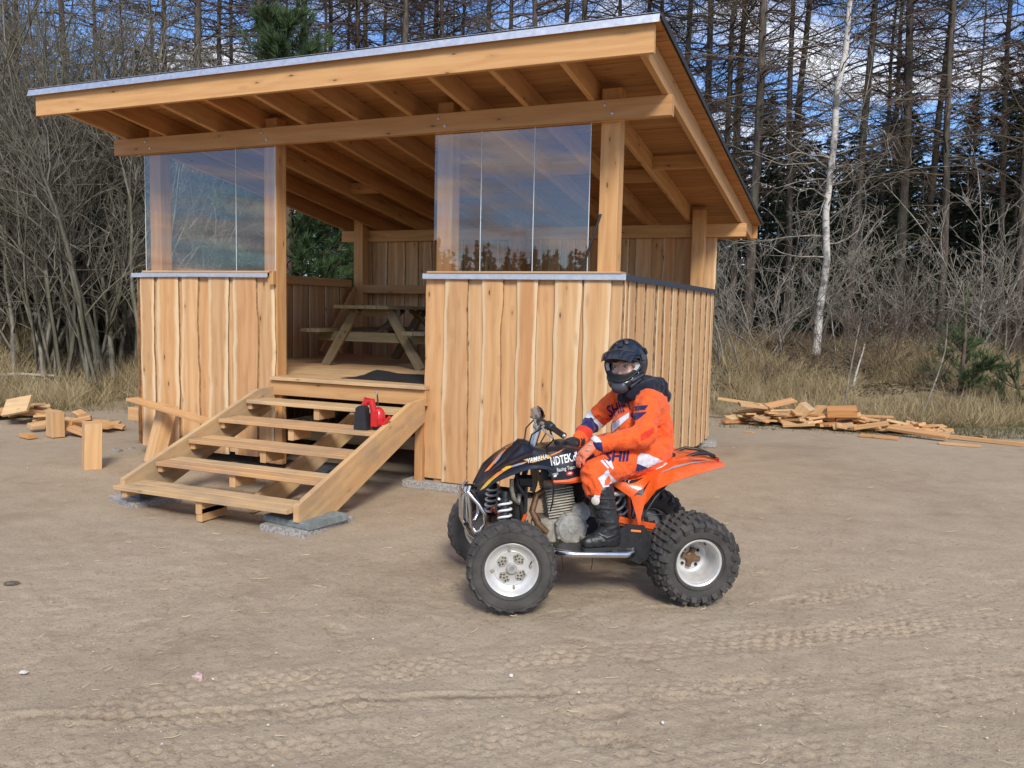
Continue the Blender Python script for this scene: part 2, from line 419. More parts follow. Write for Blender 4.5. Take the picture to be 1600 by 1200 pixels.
track([(960, 1230), (1180, 1190), (1400, 1170), (1640, 1160)], .30, .027, .080, 24)
track([(560, 1230), (700, 1180), (860, 1130), (1000, 1100), (1130, 1085)], .24, .020, .068, 25)
track([(1180, 950), (1300, 930), (1450, 905), (1640, 880)], .24, .016, .075, 26)
track([(1000, 1012), (1120, 985), (1260, 975), (1420, 985), (1640, 1010)], .22, .018, .068, 27)
track([(-60, 1215), (200, 1190), (420, 1172), (640, 1150), (800, 1138)], .24, .015, .07, 28)
track([(-60, 1010), (200, 1000), (420, 985), (640, 960), (760, 930)], .20, .009, .066, 29)
track([(1120, 1010), (1250, 990), (1400, 960), (1650, 900)], .24, .014, .07, 30)
# one shallow rut with a sharp lip
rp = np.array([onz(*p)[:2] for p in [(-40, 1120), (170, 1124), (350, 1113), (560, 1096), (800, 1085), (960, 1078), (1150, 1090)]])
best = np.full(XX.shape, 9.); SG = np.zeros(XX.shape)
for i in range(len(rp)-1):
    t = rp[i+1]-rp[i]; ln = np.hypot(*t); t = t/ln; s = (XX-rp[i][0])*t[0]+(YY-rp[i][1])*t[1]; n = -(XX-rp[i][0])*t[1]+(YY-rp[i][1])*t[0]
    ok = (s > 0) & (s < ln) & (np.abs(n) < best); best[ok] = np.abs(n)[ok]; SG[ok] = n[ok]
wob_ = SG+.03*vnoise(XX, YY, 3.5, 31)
LINE_AND_DAMP = np.where(best < .4, np.exp(-((wob_+.004)/.016)**2)*np.clip(.5+2*vnoise(XX, YY, 1.3, 32)+.8*vnoise(XX, YY, 9, 33), 0, 1), 0)+np.clip(1.6*vnoise(XX, YY, .75, 71)+.9*vnoise(XX, YY, 3.1, 72)-.42, 0, 1)*.55*sstep(4.3, 5.5, DE)  # darker line along the rut, plus damp patches farther off
H -= np.where(best < .4, .008*np.exp(-(wob_/.022)**2)*np.clip(.55+1.6*vnoise(XX, YY, 1.3, 32), 0, 1)-.006*np.exp(-((wob_-.04)/.02)**2), 0)
# boot prints with a barred sole
for k in range(46):
    fx, fy = _rs.uniform(0, 1600), _rs.uniform(880, 1180); c = onz(fx, fy); a = _rs.uniform(0, 6.28)
    dx, dy = XX-c[0], YY-c[1]; s = dx*np.cos(a)+dy*np.sin(a); n = -dx*np.sin(a)+dy*np.cos(a)
    q = (s/.14)**2+(n/(.048+.012*np.cos(s*14)))**2
    inside = np.clip((1-q)*4, 0, 1)
    H -= inside*(.006+.006*(np.mod(s/.022, 1) < .5))*_rs.uniform(.4, 1)
near = sstep(-6.5, -5, LA)*sstep(6.5, 5, LA)*sstep(1.5, 2.4, DE)*sstep(10.5, 8, DE)
H = H*near*(1-.8*((XX > -5.7) & (XX < .1) & (YY > -.1) & (YY < 4.3)))
H += terrain(XX, YY)+.03*vnoise(XX, YY, .7, 40)*(1-near)*sstep(2, 6, DE)
AV = np.stack([XX, YY, H], -1).reshape(-1, 3)
ii = np.arange(XX.size).reshape(XX.shape)
AQ = np.stack([ii[:-1, :-1], ii[1:, :-1], ii[1:, 1:], ii[:-1, 1:]], -1).reshape(-1, 4)[:, ::-1]
def mesh_np(name, verts, faces, mats, smooth=True, attrs=None, tri=False, mi=None):
    k = 3 if tri else 4
    me = bpy.data.meshes.new(name); me.vertices.add(len(verts)); me.vertices.foreach_set('co', np.ascontiguousarray(verts, np.float32).ravel())
    n = len(faces); me.loops.add(n*k); me.loops.foreach_set('vertex_index', np.ascontiguousarray(faces, np.int32).ravel())
    me.polygons.add(n); me.polygons.foreach_set('loop_start', np.arange(0, n*k, k, dtype=np.int32))
    for m_ in (mats if isinstance(mats, (list, tuple)) else [mats]): me.materials.append(m_)
    if mi is not None: me.polygons.foreach_set('material_index', np.ascontiguousarray(mi, np.int32))
    me.update(calc_edges=True)
    if smooth: me.polygons.foreach_set('use_smooth', np.ones(n, bool))
    for a_, v_ in (attrs or {}).items():
        at = me.attributes.new(a_, 'FLOAT', 'POINT'); at.data.foreach_set('value', np.ascontiguousarray(v_, np.float32))
    return me
veg = veg_amount(AV[:, 0], AV[:, 1])
mt, g, b = new_mat('sandy_yard'); P_ = g.n('ShaderNodeNewGeometry').outputs['Position']
n1 = g.noise(P_, .55, 5, .6); n2 = g.noise(P_, 4.2, 6, .68); n3 = g.noise(P_, 70, 4, .6); n4 = g.noise(P_, 260, 2, .6)
sand = g.ramp(g.math('ADD', g.math('MULTIPLY', n1, .50), g.math('MULTIPLY', n2, .52)), [(.28, (.285, .216, .146)), (.47, (.432, .340, .238)), (.72, (.525, .428, .312))])
sand = g.mix(g.mapr(n3, .35, .68, 0, .5), sand, (.30, .225, .152))
sand = g.mix(g.mapr(n4, .60, .75, 0, .35), sand, (.62, .54, .44))
crumb = g.mapr(g.noise(P_, 34, 5, .7), .57, .70, 0, .5)
sand = g.mix(crumb, sand, (.21, .15, .10))
sand = g.mix(g.math('MULTIPLY', g.attr('line_and_damp'), .75), sand, (.16, .112, .072))
va = g.attr('veg')
gr = g.ramp(g.noise(P_, 3.1, 6, .7), [(.3, (.11, .088, .05)), (.48, (.20, .158, .09)), (.62, (.30, .24, .145)), (.8, (.14, .135, .06))])
litter = g.ramp(g.noise(P_, 11, 5, .7), [(.3, (.028, .019, .012)), (.5, (.075, .05, .03)), (.72, (.15, .105, .065))])
dpt = g.mapr(g.attr('deep'), 0, 1, 0, 1)
g.put(b.inputs['Base Color'], g.mix(dpt, g.mix(va, sand, gr), litter)); b.inputs['Roughness'].default_value = .95
b.inputs['Specular IOR Level'].default_value = .15
hb = g.math('ADD', g.math('ADD', g.math('MULTIPLY', n3, .5), g.math('MULTIPLY', n2, .7)), g.math('ADD', g.math('MULTIPLY', n4, .3), g.math('MULTIPLY', crumb, -.5)))
g.put(b.inputs['Normal'], g.bump(hb, .75, .022)); M_SAND = mt
dA, lA = depth_lat(AV[:, 0], AV[:, 1])
deep = sstep(3.0, 6.5, dA-edge_at(lA))
ground = link('ground', mesh_np('ground', AV, AQ, M_SAND, True, {'veg': veg, 'deep': deep, 'line_and_damp': LINE_AND_DAMP.ravel()})); tag(ground, kind='structure')
# ================================================================== SHELTER
SH = thing('open_shelter', 'new larch plank shelter with a mono pitch roof, low walls and clear window panes', 'shelter', (-2.75, 2.0, 0))
rnd = random.Random(7)
def bar_part(name, p0, p1, w, t, side, mat, parent, ch=.004):
    return MB().bar(p0, p1, w, t, side, ch).build(name, mat, parent)
W_, D_, HT = 5.557, 4.136, 2.006
SL = -.145
def zr(y): return 3.445+SL*(y+.03)             # underside of the rafters
RD = .19                                         # rafter depth
XL, XR, YF, YB = -5.99, .385, -.80, 5.02
# posts
for x0, x1, y0 in ((-5.36, -5.205, .045), (-3.81, -3.65, .045), (-1.82, -1.665, .045), (-.263, -.10, .045),
                   (-5.337, -5.18, 3.88), (-.263, -.105, 3.88), (-2.75, -2.60, 3.88)):
    bar_part('post', ((x0+x1)/2, y0+.075, .06), ((x0+x1)/2, y0+.075, zr(y0+.075)+.13), x1-x0, .15, (1, 0, 0), MW_FRAME, SH)
# beams and their bolts
bf = bar_part('front_beam', (-5.78, .0, 3.362), (.351, .0, 3.362), .165, .08, (0, 0, 1), MW_FRAME, SH)
for x in (-5.29, -3.74, -1.74, -.18):
    for dx, dz in ((-.03, .035), (.035, -.035)):
        MB().lathe([(0, .008), (.010, .008), (.014, .004), (.014, 0)], Matrix.Translation((x+dx, -.04, 3.362+dz)) @ Matrix.Rotation(R(90), 4, 'X'), 10).build('bolt', M_STEEL, bf)
bar_part('rear_beam', (-5.66, 4.07, 2.755), (.375, 4.07, 2.755), .165, .07, (0, 0, 1), MW_FRAME, SH)
# rafters
RX = [-5.616, -5.042, -4.361, -3.814, -3.253, -2.649, -2.065, -1.469, -.918, -.325, .294]
for i, x in enumerate(RX):
    y0, y1 = YF+.045, YB-.03
    bar_part('rafter', (x, y0, zr(y0)+RD/2), (x, y1, zr(y1)+RD/2), .05, RD, (1, 0, 0), MW_FRAME, SH)
for i in range(len(RX)-1):                       # blocking between the rafters over the rear beam and mid span
    if i in (7, 8, 9, 2, 5):
        y = (1.95 if i % 2 else 2.35); bar_part('blocking', (RX[i]+.027, y, zr(y)+.10), (RX[i+1]-.027, y, zr(y)+.10), .14, .045, (0, 0, 1), MW_FRAME, SH)
# fascias
bar_part('front_fascia', (XL, YF+.02, 3.657), (XR, YF+.02, 3.657), .215, .045, (0, 0, 1), MW_FRAME, SH)
bar_part('rear_fascia', (XL, YB, zr(YB)+.10), (XR, YB, zr(YB)+.10), .17, .04, (0, 0, 1), MW_FRAME, SH)
# deck boards running across the rafters
nb = 40; L = YB+.02-(YF-.02); bw = L/nb
ux = Vector((0, 1, SL)).normalized()
for i in range(nb):
    y = YF-.02+(i+.5)*bw; z = zr(y)+RD+.015
    xs_ = [XL-.03, XR+.045]
    cut = rnd.choice(RX[2:9]); p = [xs_[0], cut, xs_[1]] if i % 2 else [xs_[0], RX[(i*3) % 7+2], xs_[1]]
    for a, c in zip(p[:-1], p[1:]):
        MB().bar((a+.001, y, z+rnd.uniform(-.002, .002)), (c-.001, y, z+rnd.uniform(-.002, .002)), bw-.006, .024, ux, .004).build('roof_board', MW_ROOF, SH)
up = Vector((0, -SL, 1)).normalized()
y0, y1 = YF-.035, YB+.035
m_ = MB().bar(((XL+XR)/2, y0, zr(y0)+RD+.04), ((XL+XR)/2, y1, zr(y1)+RD+.04), XR-XL+.10, .012, (1, 0, 0), .002); m_.build('roofing_felt', M_FELT, SH)
# bright drip edge along the front in three lengths, dark edge trims on the verges
for a, c in ((XL-.06, -3.15), (-3.16, -1.4), (-1.41, XR+.045)):
    mb = MB(); zt = zr(YF)+RD+.053; dz = rnd.uniform(-.002, .002)
    mb.bar((a, YF-.042, zt-.026+dz), (c, YF-.042, zt-.026+dz), .062, .003, (0, .25, 1), .001)
    mb.bar((a, YF+.03, zt+.004+dz), (c, YF+.03, zt+.004+dz), .14, .003, (0, 1, SL), .001)
    mb.build('front_drip_edge', M_ZINC, SH)
for x in (XL-.045, XR+.062):
    MB().bar((x, y0, zr(y0)+RD+.033), (x, y1, zr(y1)+RD+.033), .05, .004, (0, 0, 1), .001).build('verge_trim', M_DRIP, SH)

# live-edged cladding boards: own outline, bark-dark edges, pale sapwood along them
def live_board(x0, x1, z0, z1, depth0, t, place, name='cladding_board', wav=1., parent=None, bark=.78):
    """place(a, d, z): a runs along the wall, d out of it"""
    rows = 22; L = z1-z0; cols = [-1, -.8, -.45, 0, .45, .8, 1]; s1, s2 = rnd.uniform(0, 99), rnd.uniform(0, 99)
    vs = []; sap = []; bk = []; uvv = []
    w = x1-x0; ampl = min(.013, w*.08)*wav; cw = rnd.random() < .8, rnd.random() < .8
    def edge(s, v, on): return ampl*on*(2.1*mnoise.noise((s, v*1.1, 0))+.9*mnoise.noise((s, v*3.7, 4))+.35*mnoise.noise((s, v*11, 9)))
    lean = rnd.uniform(-.003, .003); sl = (rnd.choice((.001, .006, .011)), rnd.choice((.001, .006, .011)))
    for r in range(rows+1):
        v = z0+L*r/rows; a = x0+edge(s1, v, 1)+lean*(v-z0); c = x1+edge(s2, v, 1)+lean*(v-z0)
        for q in cols:                            # front face; rounded a little towards the edges
            x = (a+c)/2+(c-a)/2*q; d = depth0+t-(.006 if abs(q) == 1 else .0012*(abs(q) > .7))
            vs.append(place(x, d, v)); uvv.append(((x-x0), v)); bk.append(0.)
            sap.append((abs(q)**1.0)*(1. if (q < 0 and cw[0]) or (q > 0 and cw[1]) or q == 0 else .35))
        for q, x in ((0, a+.004), (1, c-.004)):   # waney edges, under-cut
            vs.append(place(x, depth0+t-.0065, v)); uvv.append((x-x0, v)); sap.append(.5); bk.append(bark)
            vs.append(place(x+(-sl[q] if q == 0 else sl[q]), depth0, v)); uvv.append((x-x0+.02, v)); sap.append(.5); bk.append(bark)
    n = len(cols)+4; fs = []
    for r in range(rows):
        o, p = r*n, (r+1)*n
        for j in range(len(cols)-1): fs.append([o+j, o+j+1, p+j+1, p+j])
        l = len(cols)
        fs += [[o+l+1, o+l, p+l, p+l+1], [o+l, o, p, p+l], [o+l+2, o+l+3, p+l+3, p+l+2], [o+l-1, o+l+2, p+l+2, p+l-1], [o+l+3, o+l+1, p+l+1, p+l+3]]
    l = len(cols); fs.append([l+1, l+3, l+2]+list(range(l-1, -1, -1))+[l]); o = rows*n; fs.append([o+l]+[o+j for j in range(l)]+[o+l+2, o+l+3, o+l+1])
    mb = MB(); mb.add(vs, fs, [[uvv[k] for k in f] for f in fs])
    o_ = mb.build(name, MW_CLAD, parent or SH, attrs={'sap': sap, 'bark': bk}, smooth=35); return o_
def front(a, d, z): return (a, -d, z)
def right(a, d, z): return (d, a, z)
def px_front(px, py): d = ray(px, py); return float((_O+d*((0-_O[1])/d[1]))[0])
def px_right(px, py): d = ray(px, py); return float((_O+d*((0.02-_O[0])/d[0]))[1])
ZT = 1.985
# right front panel
e = [px_front(p, 600) for p in (668, 692, 728, 751, 781, 805, 835, 863, 901, 911, 949, 971.5)]
e[-1] = -.004; e[0] = -1.905
for i in range(11):
    over = i in (1, 3, 5, 7, 9)
    a, c = e[i], e[i+1]
    if over: live_board(a-.004, c+.004, .085+rnd.uniform(-.01, .012), ZT, -.024, .024, front)
    else: live_board(a-(.03 if i else 0), c+(.03 if i < 10 else 0), .09+rnd.uniform(-.012, .01), ZT, -.050, .024, front)
# left front panel
e = [px_front(p, 560) for p in (214, 221, 241, 247, 278, 284, 309, 325, 356, 364, 400, 424)]
e[-1] = -3.70
for i in range(11):
    over = i in (1, 3, 5, 7, 9)
    a, c = e[i], e[i+1]
    if over: live_board(a-.004, c+.004, .11+rnd.uniform(-.02, .02), ZT+.012, -.024, .024, front, wav=1.25)
    else: live_board(a-(.03 if i else 0), c+.03, .12+rnd.uniform(-.02, .02), ZT+.012, -.050, .024, front, wav=1.25)
# right wall: a continuous under-layer and proud boards with dark gaps
e = [(975, 980.5), (982.5, 991.5), (995, 1005.5), (1008, 1020.5), (1024.5, 1032.5), (1035.5, 1043.5), (1046.5, 1053.5), (1056.5, 1065), (1068.5, 1077), (1080, 1087.5), (1090, 1095.5), (1098, 1102.5), (1104.6, 1108)]
yy = [(px_right(a, 560), px_right(c, 560)) for a, c in e]
sc_ = (D_-.005)/yy[-1][1]; yy = [(a*sc_, c*sc_) for a, c in yy]
yy[0] = (.03, yy[0][1])
for i, (a, c) in enumerate(yy):
    live_board(a-.008, c+.008, .08+rnd.uniform(-.015, .015), ZT, -.022, .026, right, bark=.85)
    nxt = yy[i+1][0] if i < len(yy)-1 else c
    if nxt-c > .01: live_board(c-.035, nxt+.035, .09, ZT, -.050, .024, right, bark=1.)
# rear wall and left wall (their inner faces show through the openings)
x = -5.50; k = 0
while x < -.02:
    w = rnd.uniform(.10, .19)
    live_board(x, min(x+w+.03, 0), .12, 2.70, 0 if k % 2 else -.026, .024, lambda a, d, z: (a, D_-.0-d, z)); x += w; k += 1
y = .03; k = 0
while y < D_-.05:
    w = rnd.uniform(.13, .22)
    live_board(y, min(y+w+.03, D_), .12, 2.0, 0 if k % 2 else -.026, .024, lambda a, d, z: (-W_+.085+d, a, z), wav=.8); y += w; k += 1
# outer layer of the left wall, seen at the corner
y = .0
while y < D_-.05:
    w = rnd.uniform(.18, .25); live_board(y, min(y+w, D_), .12, ZT, 0, .026, lambda a, d, z: (-W_+.05-d, a, z)); y += w+.05
# rails
bar_part('rail', (-5.17, 3.86, 1.96), (-.27, 3.86, 1.96), .12, .04, (0, 0, 1), MW_FRAME, SH)
bar_part('rail', (-5.40, .21, 2.035), (-5.40, 3.87, 2.035), .115, .07, (0, 0, 1), MW_FRAME, SH)
bar_part('rail', (-.05, .21, 1.96), (-.05, 3.87, 1.96), .06, .05, (0, 0, 1), MW_FRAME, SH)
bar_part('rail', (-1.66, .10, 1.93), (-.27, .10, 1.93), .09, .045, (0, 0, 1), MW_FRAME, SH)
bar_part('rail', (-5.2, .10, 1.93), (-3.82, .10, 1.93), .09, .045, (0, 0, 1), MW_FRAME, SH)
bar_part('brace', (-5.30, 3.05, 1.02), (-5.30, 3.88, 1.95), .12, .04, (0, 0, 1), MW_FRAME, SH)
bar_part('brace', (-5.30, 1.35, 2.0), (-5.30, .21, .98), .12, .04, (0, 0, 1), MW_FRAME, SH)
# small packer under the left window's right end
bar_part('packer', (-3.668, .0, 1.90), (-3.668, .0, 2.03), .045, .05, (1, 0, 0), MW_FRAME, SH)
# sills under the panes and metal cappings
bar_part('window_sill', (-5.42, .055, 2.026), (-3.66, .055, 2.026), .16, .020, (0, 1, 0), MW_CUT, SH)
bar_part('window_sill', (-1.88, .055, 2.026), (-.03, .055, 2.026), .16, .020, (0, 1, 0), MW_CUT, SH)
def capping(p0, p1, out, mat, lip=.045, dep=.11):
    """folded strip: front lip plus a short top with a drip fold"""
    mb = MB(); p0, p1, out = Vector(p0), Vector(p1), Vector(out)
    mb.bar(p0+out*.012-Vector((0, 0, lip/2)), p1+out*.012-Vector((0, 0, lip/2)), lip, .0025, (0, 0, 1), .0008)
    mb.bar(p0+out*.018-Vector((0, 0, lip)), p1+out*.018-Vector((0, 0, lip)), .016, .002, out+Vector((0, 0, -.6)), .0006)
    mb.bar(p0-out*(dep/2-.012)+Vector((0, 0, .001)), p1-out*(dep/2-.012)+Vector((0, 0, .001)), dep, .002, out, .0006)
    return mb.build('wall_capping', mat, SH)
capping((-1.93, 0, 2.014), (.012, 0, 2.014), (0, -1, 0), M_ZINC)
capping((-5.44, 0, 2.016), (-4.72, 0, 2.020), (0, -1, 0), M_ZINC); capping((-4.73, -.003, 2.021), (-3.72, -.003, 2.018), (0, -1, 0), M_ZINC)
capping((-5.60, .006, 2.008), (-5.40, .006, 2.010), (0, -1, 0), M_ZINC, .04)
for a, c in ((0.0, 1.35), (1.352, 2.45), (2.452, 3.4), (3.402, D_+.05)):
    capping((.004, a, 2.012), (.004, c, 2.012), (1, 0, 0), M_DARKCAP, .05, .2)
# window panes: clear sheet, two overlapping pieces each side of a joint
mt, g, b = new_mat('clear_sheet'); nt = mt.node_tree; nt.nodes.remove(b)
geo = g.n('ShaderNodeNewGeometry'); dt = g.n('ShaderNodeVectorMath', operation='DOT_PRODUCT'); g.put(dt.inputs[0], geo.outputs['Incoming']); g.put(dt.inputs[1], geo.outputs['Normal'])
fr = g.math('ADD', .055, g.math('MULTIPLY', .945, g.math('POWER', g.math('SUBTRACT', 1.0, g.math('ABSOLUTE', dt.outputs['Value'])), 5.0)))
gl = g.n('ShaderNodeBsdfGlossy'); gl.inputs['Roughness'].default_value = .015; g.put(gl.inputs['Color'], (1.0, .94, .90))
P2 = g.n('ShaderNodeNewGeometry').outputs['Position']

tr = g.n('ShaderNodeBsdfTransparent'); g.put(tr.inputs[0], (.93, .925, .92))
mx = g.n('ShaderNodeMixShader'); g.put(mx.inputs[0], g.math('ADD', g.math('MULTIPLY', fr, 1.05), .025, clamp=True))
g.nt.links.new(tr.outputs[0], mx.inputs[1]); g.nt.links.new(gl.outputs[0], mx.inputs[2])
g.nt.links.new(mx.outputs[0], nt.nodes['Material Output'].inputs[0]); M_PANE = mt
M_EDGE = plain('sheet_edge', (.62, .70, .72), .2)
def pane(x0, x1, z0, z1, y):
    o = MB().bar(((x0+x1)/2, y, z0), ((x0+x1)/2, y, z1), x1-x0, .004, (1, 0, 0), .0005).build('window_pane', M_PANE, SH)
    return o
def joint(x, z0, z1, y):
    MB().bar((x, y, z0), (x, y, z1), .006, .006, (1, 0, 0), .001).build('pane_joint', M_EDGE, SH)
zp = 3.279
pane(-5.40, -4.153, 2.038, zp, .024); pane(-4.147, -3.652, 2.038, zp, .024); joint(-4.150, 2.038, zp, .022)
pane(-1.835, -1.364, 2.038, zp, .024); pane(-1.356, -.855, 2.038, zp, .024); pane(-.847, -.345, 2.038, zp, .024)
joint(-1.36, 2.038, zp, .022); joint(-.851, 2.038, zp, .022)
joint(-3.650, 2.038, zp, .022); joint(-5.402, 2.038, zp, .022); joint(-.343, 2.038, zp, .024)
bar_part('glazing_bead', (-5.42, .02, zp+.004), (-3.655, .02, zp+.004), .014, .03, (0, 0, 1), MW_FRAME, SH)
bar_part('glazing_bead', (-1.83, .02, zp+.004), (-.06, .02, zp+.004), .014, .03, (0, 0, 1), MW_FRAME, SH)
# floor
y = .066; k = 0
while y < D_-.18:
    bar_part('floor_board', (-5.42, y+.0725, .957), (-.06, y+.0725, .957+rnd.uniform(-.001, .001)), .141, .028, (0, 1, 0), MW_STEP, SH); y += .145
bar_part('threshold_board', (-3.645, -.012, .956), (-1.86, -.012, .956), .148, .034, (0, 1, 0), MW_STEP, SH)
bar_part('front_joist', (-3.66, -.025, .86), (-1.86, -.025, .86), .145, .045, (0, 0, 1), MW_FRAME, SH)
for x in (-5.2, -4.5, -3.9, -3.3, -2.7, -2.1, -1.5, -.9, -.3):
    bar_part('floor_joist', (x, .22, .86), (x, 3.85, .86), .145, .045, (0, 0, 1), MW_FRAME, SH)
bar_part('ground_beam', (-5.35, .12, .40), (-.1, .12, .40), .13, .07, (0, 0, 1), MW_OLD, SH)
bar_part('ground_beam', (-5.35, 3.95, .40), (-.1, 3.95, .40), .13, .07, (0, 0, 1), MW_OLD, SH)
bar_part('corner_post', (-1.955, .02, .07), (-1.955, .02, .84), .08, .07, (1, 0, 0), MW_FRAME, SH)
bar_part('corner_post', (-3.60, .03, .07), (-3.60, .03, .80), .09, .07, (1, 0, 0), MW_FRAME, SH)
# ================================================================== TREES AND UNDERGROWTH
def bark(name, a, b_, c, sx=14, sz=3.5, spec=.1):
    mt, g, b = new_mat(name); t = g.n('ShaderNodeTexCoord').outputs['Object']; x, y, z = g.sep(t)
    r10 = g.math('MULTIPLY', g.n('ShaderNodeObjectInfo').outputs['Random'], 53.)
    v = g.comb(g.math('ADD', g.math('MULTIPLY', x, sx), r10), g.math('MULTIPLY', y, sx), g.math('MULTIPLY', z, sz))
    nz = g.noise(v, 1, 5, .65); n2 = g.noise(t, .7, 3)
    col = g.ramp(nz, [(.33, a), (.5, b_), (.68, c)]); col = g.mix(g.mapr(n2, .45, .65, 0, .45), col, (.11, .115, .07))
    g.put(b.inputs['Base Color'], col); b.inputs['Roughness'].default_value = .9; b.inputs['Specular IOR Level'].default_value = spec
    g.put(b.inputs['Normal'], g.bump(nz, .6, .02)); return mt
M_LARCH = bark('larch_bark', (.045, .034, .028), (.095, .074, .060), (.17, .14, .115))
M_LTWIG = bark('larch_twig', (.075, .052, .040), (.115, .082, .062), (.17, .125, .095), 3, 3)
M_WIL = bark('willow_bark', (.10, .088, .066), (.19, .168, .13), (.31, .28, .225), 10, 3)
M_PALET = bark('pale_twig', (.16, .14, .11), (.29, .255, .21), (.46, .42, .355), 6, 4)
M_RTWIG = bark('reddish_twig', (.085, .055, .045), (.14, .095, .075), (.20, .14, .11), 6, 4)
M_STRUNK = bark('spruce_bark', (.05, .038, .03), (.09, .07, .055), (.13, .11, .09))
mt, g, b = new_mat('birch_bark'); t = g.n('ShaderNodeTexCoord').outputs['Object']; x, y, z = g.sep(t)
n_ = g.noise(g.comb(g.math('MULTIPLY', x, 7), g.math('MULTIPLY', y, 7), g.math('MULTIPLY', z, 34)), 1, 4, .7)
n2 = g.noise(t, 2.3, 4, .6)
col = g.mix(g.mapr(n_, .56, .66, 0, 1), (.58, .54, .48), (.05, .042, .036)); col = g.mix(g.mapr(n2, .47, .60, 0, .92), col, (.075, .066, .056))
g.put(b.inputs['Base Color'], col); b.inputs['Roughness'].default_value = .8; g.put(b.inputs['Normal'], g.bump(n_, .4, .01)); M_BIRCH = mt
def leafmat(name, a, b_, c):
    mt, g, b = new_mat(name); tn = g.attr('tone'); r_ = g.n('ShaderNodeObjectInfo').outputs['Random']
    col = g.ramp(tn, [(0, a), (.55, b_), (1, c)]); col = g.mix(1.0, col, g.ramp(r_, [(0, (.8, .86, .8)), (1, (1.15, 1.1, 1.0))]), 'MULTIPLY')
    g.put(b.inputs['Base Color'], col); b.inputs['Roughness'].default_value = .6; b.inputs['Specular IOR Level'].default_value = .25
    return mt
M_SPRUCE = leafmat('spruce_needles', (.022, .034, .016), (.038, .058, .026), (.066, .088, .042))
M_PINE = leafmat('pine_needles', (.035, .058, .022), (.065, .105, .042), (.115, .16, .07))
M_DRYG = leafmat('dry_grass', (.22, .155, .085), (.40, .295, .17), (.56, .45, .285))
M_GREENG = leafmat('short_grass', (.045, .055, .02), (.10, .105, .04), (.19, .17, .08))

class Segs:
    """branch segments -> three-sided tubes"""
    def __init__(s): s.a = []; s.b = []; s.r = []; s.q = []
    def path(s, pts, r0, r1):
        k = len(pts)-1
        for i in range(k):
            s.a.append(tuple(pts[i])); s.b.append(tuple(pts[i+1])); s.r.append(r0+(r1-r0)*i/k); s.q.append(r0+(r1-r0)*(i+1)/k)
    def mesh(s, name, mat):
        A = np.array(s.a); B = np.array(s.b); ra = np.array(s.r)[:, None]; rb = np.array(s.q)[:, None]
        T = B-A; T /= np.linalg.norm(T, axis=1, keepdims=True)+1e-9
        U = np.cross(T, np.array([.31, .17, .93])); U /= np.linalg.norm(U, axis=1, keepdims=True)+1e-9; V_ = np.cross(T, U)
        vs = []
        for k in range(3):
            c, d = math.cos(k*2.0944), math.sin(k*2.0944); o = U*c+V_*d; vs += [A+o*ra, B+o*rb]
        n = len(A); V3 = np.stack(vs, 1).reshape(-1, 3); b_ = np.arange(n)*6
        F = np.concatenate([np.stack([b_+2*k, b_+2*((k+1) % 3), b_+2*((k+1) % 3)+1, b_+2*k+1], 1) for k in range(3)])
        return mesh_np(name, V3, F, mat)
def wander(rd, p, d, L, n, bend=(0, 0, 0), jit=.15):
    """a crooked path of n steps; bend is added to the direction along the way"""
    pts = [Vector(p)]; d = Vector(d).normalized(); bend = Vector(bend)
    for i in range(n):
        d = (d+bend/n+Vector((rd.gauss(0, jit), rd.gauss(0, jit), rd.gauss(0, jit)))).normalized(); pts.append(pts[-1]+d*(L/n))
    return pts
def dirs(rd, az, el): return Vector((math.cos(az)*math.cos(el), math.sin(az)*math.cos(el), math.sin(el)))
def along(pts, t):
    f = t*(len(pts)-1); i = min(int(f), len(pts)-2); return pts[i].lerp(pts[i+1], f-i), (pts[i+1]-pts[i]).normalized()

def make_larch(seed, H=16, r0=.15):
    rd = random.Random(seed); sg = Segs()
    tp = [Vector((0, 0, -.3))]
    for i in range(12): tp.append(Vector((tp[-1].x+rd.gauss(0, .035), tp[-1].y+rd.gauss(0, .035), -.3+(H+.3)*(i+1)/12)))
    rr = [r0*(1.25 if i == 0 else 1-.068*i) for i in range(13)]
    tm = MB().tube(tp, rr, 9).mesh('trunk', M_LARCH, smooth=60)
    z = .9
    while z < H-.3:
        p, _ = along(tp, (z+.3)/(H+.3))
        low = z < 4.2
        L = rd.uniform(.5, 1.3) if low else rd.uniform(1.2, 2.5)*(1 if z < 11 else (H-z)/(H-11)+.15)
        if low and rd.random() < .35: z += rd.uniform(.1, .3); continue
        az = rd.uniform(0, 6.28); b_ = wander(rd, p, dirs(rd, az, rd.uniform(-.15, .40)), L, 5, (0, 0, rd.uniform(-.55, .35)), .10)
        sg.path(b_, .016+.006*L, .005)
        nt = int(L*(4 if low else 8))
        for k in range(nt):
            q, t_ = along(b_, rd.uniform(.12, 1)); side = t_.cross(Vector((0, 0, 1)))*rd.choice((-1, 1))
            tw = wander(rd, q, t_*rd.uniform(.3, 1)+side*rd.uniform(.4, 1)+Vector((0, 0, rd.uniform(-.5, .35))), rd.uniform(.2, .65), 2, (0, 0, -.3), .2)
            sg.path(tw, .0065, .0038)
            if not low:
                for kk in range(2):
                    q2, t2 = along(tw, rd.uniform(.3, .95)); sg.path([q2, q2+(t2+Vector((rd.gauss(0, .7), rd.gauss(0, .7), rd.gauss(-.2, .5)))).normalized()*rd.uniform(.1, .3)], .0045, .003)
        z += rd.uniform(.05, .17) if z > 3.5 else rd.uniform(.12, .4)
    return tm, sg.mesh('crown', M_LTWIG)

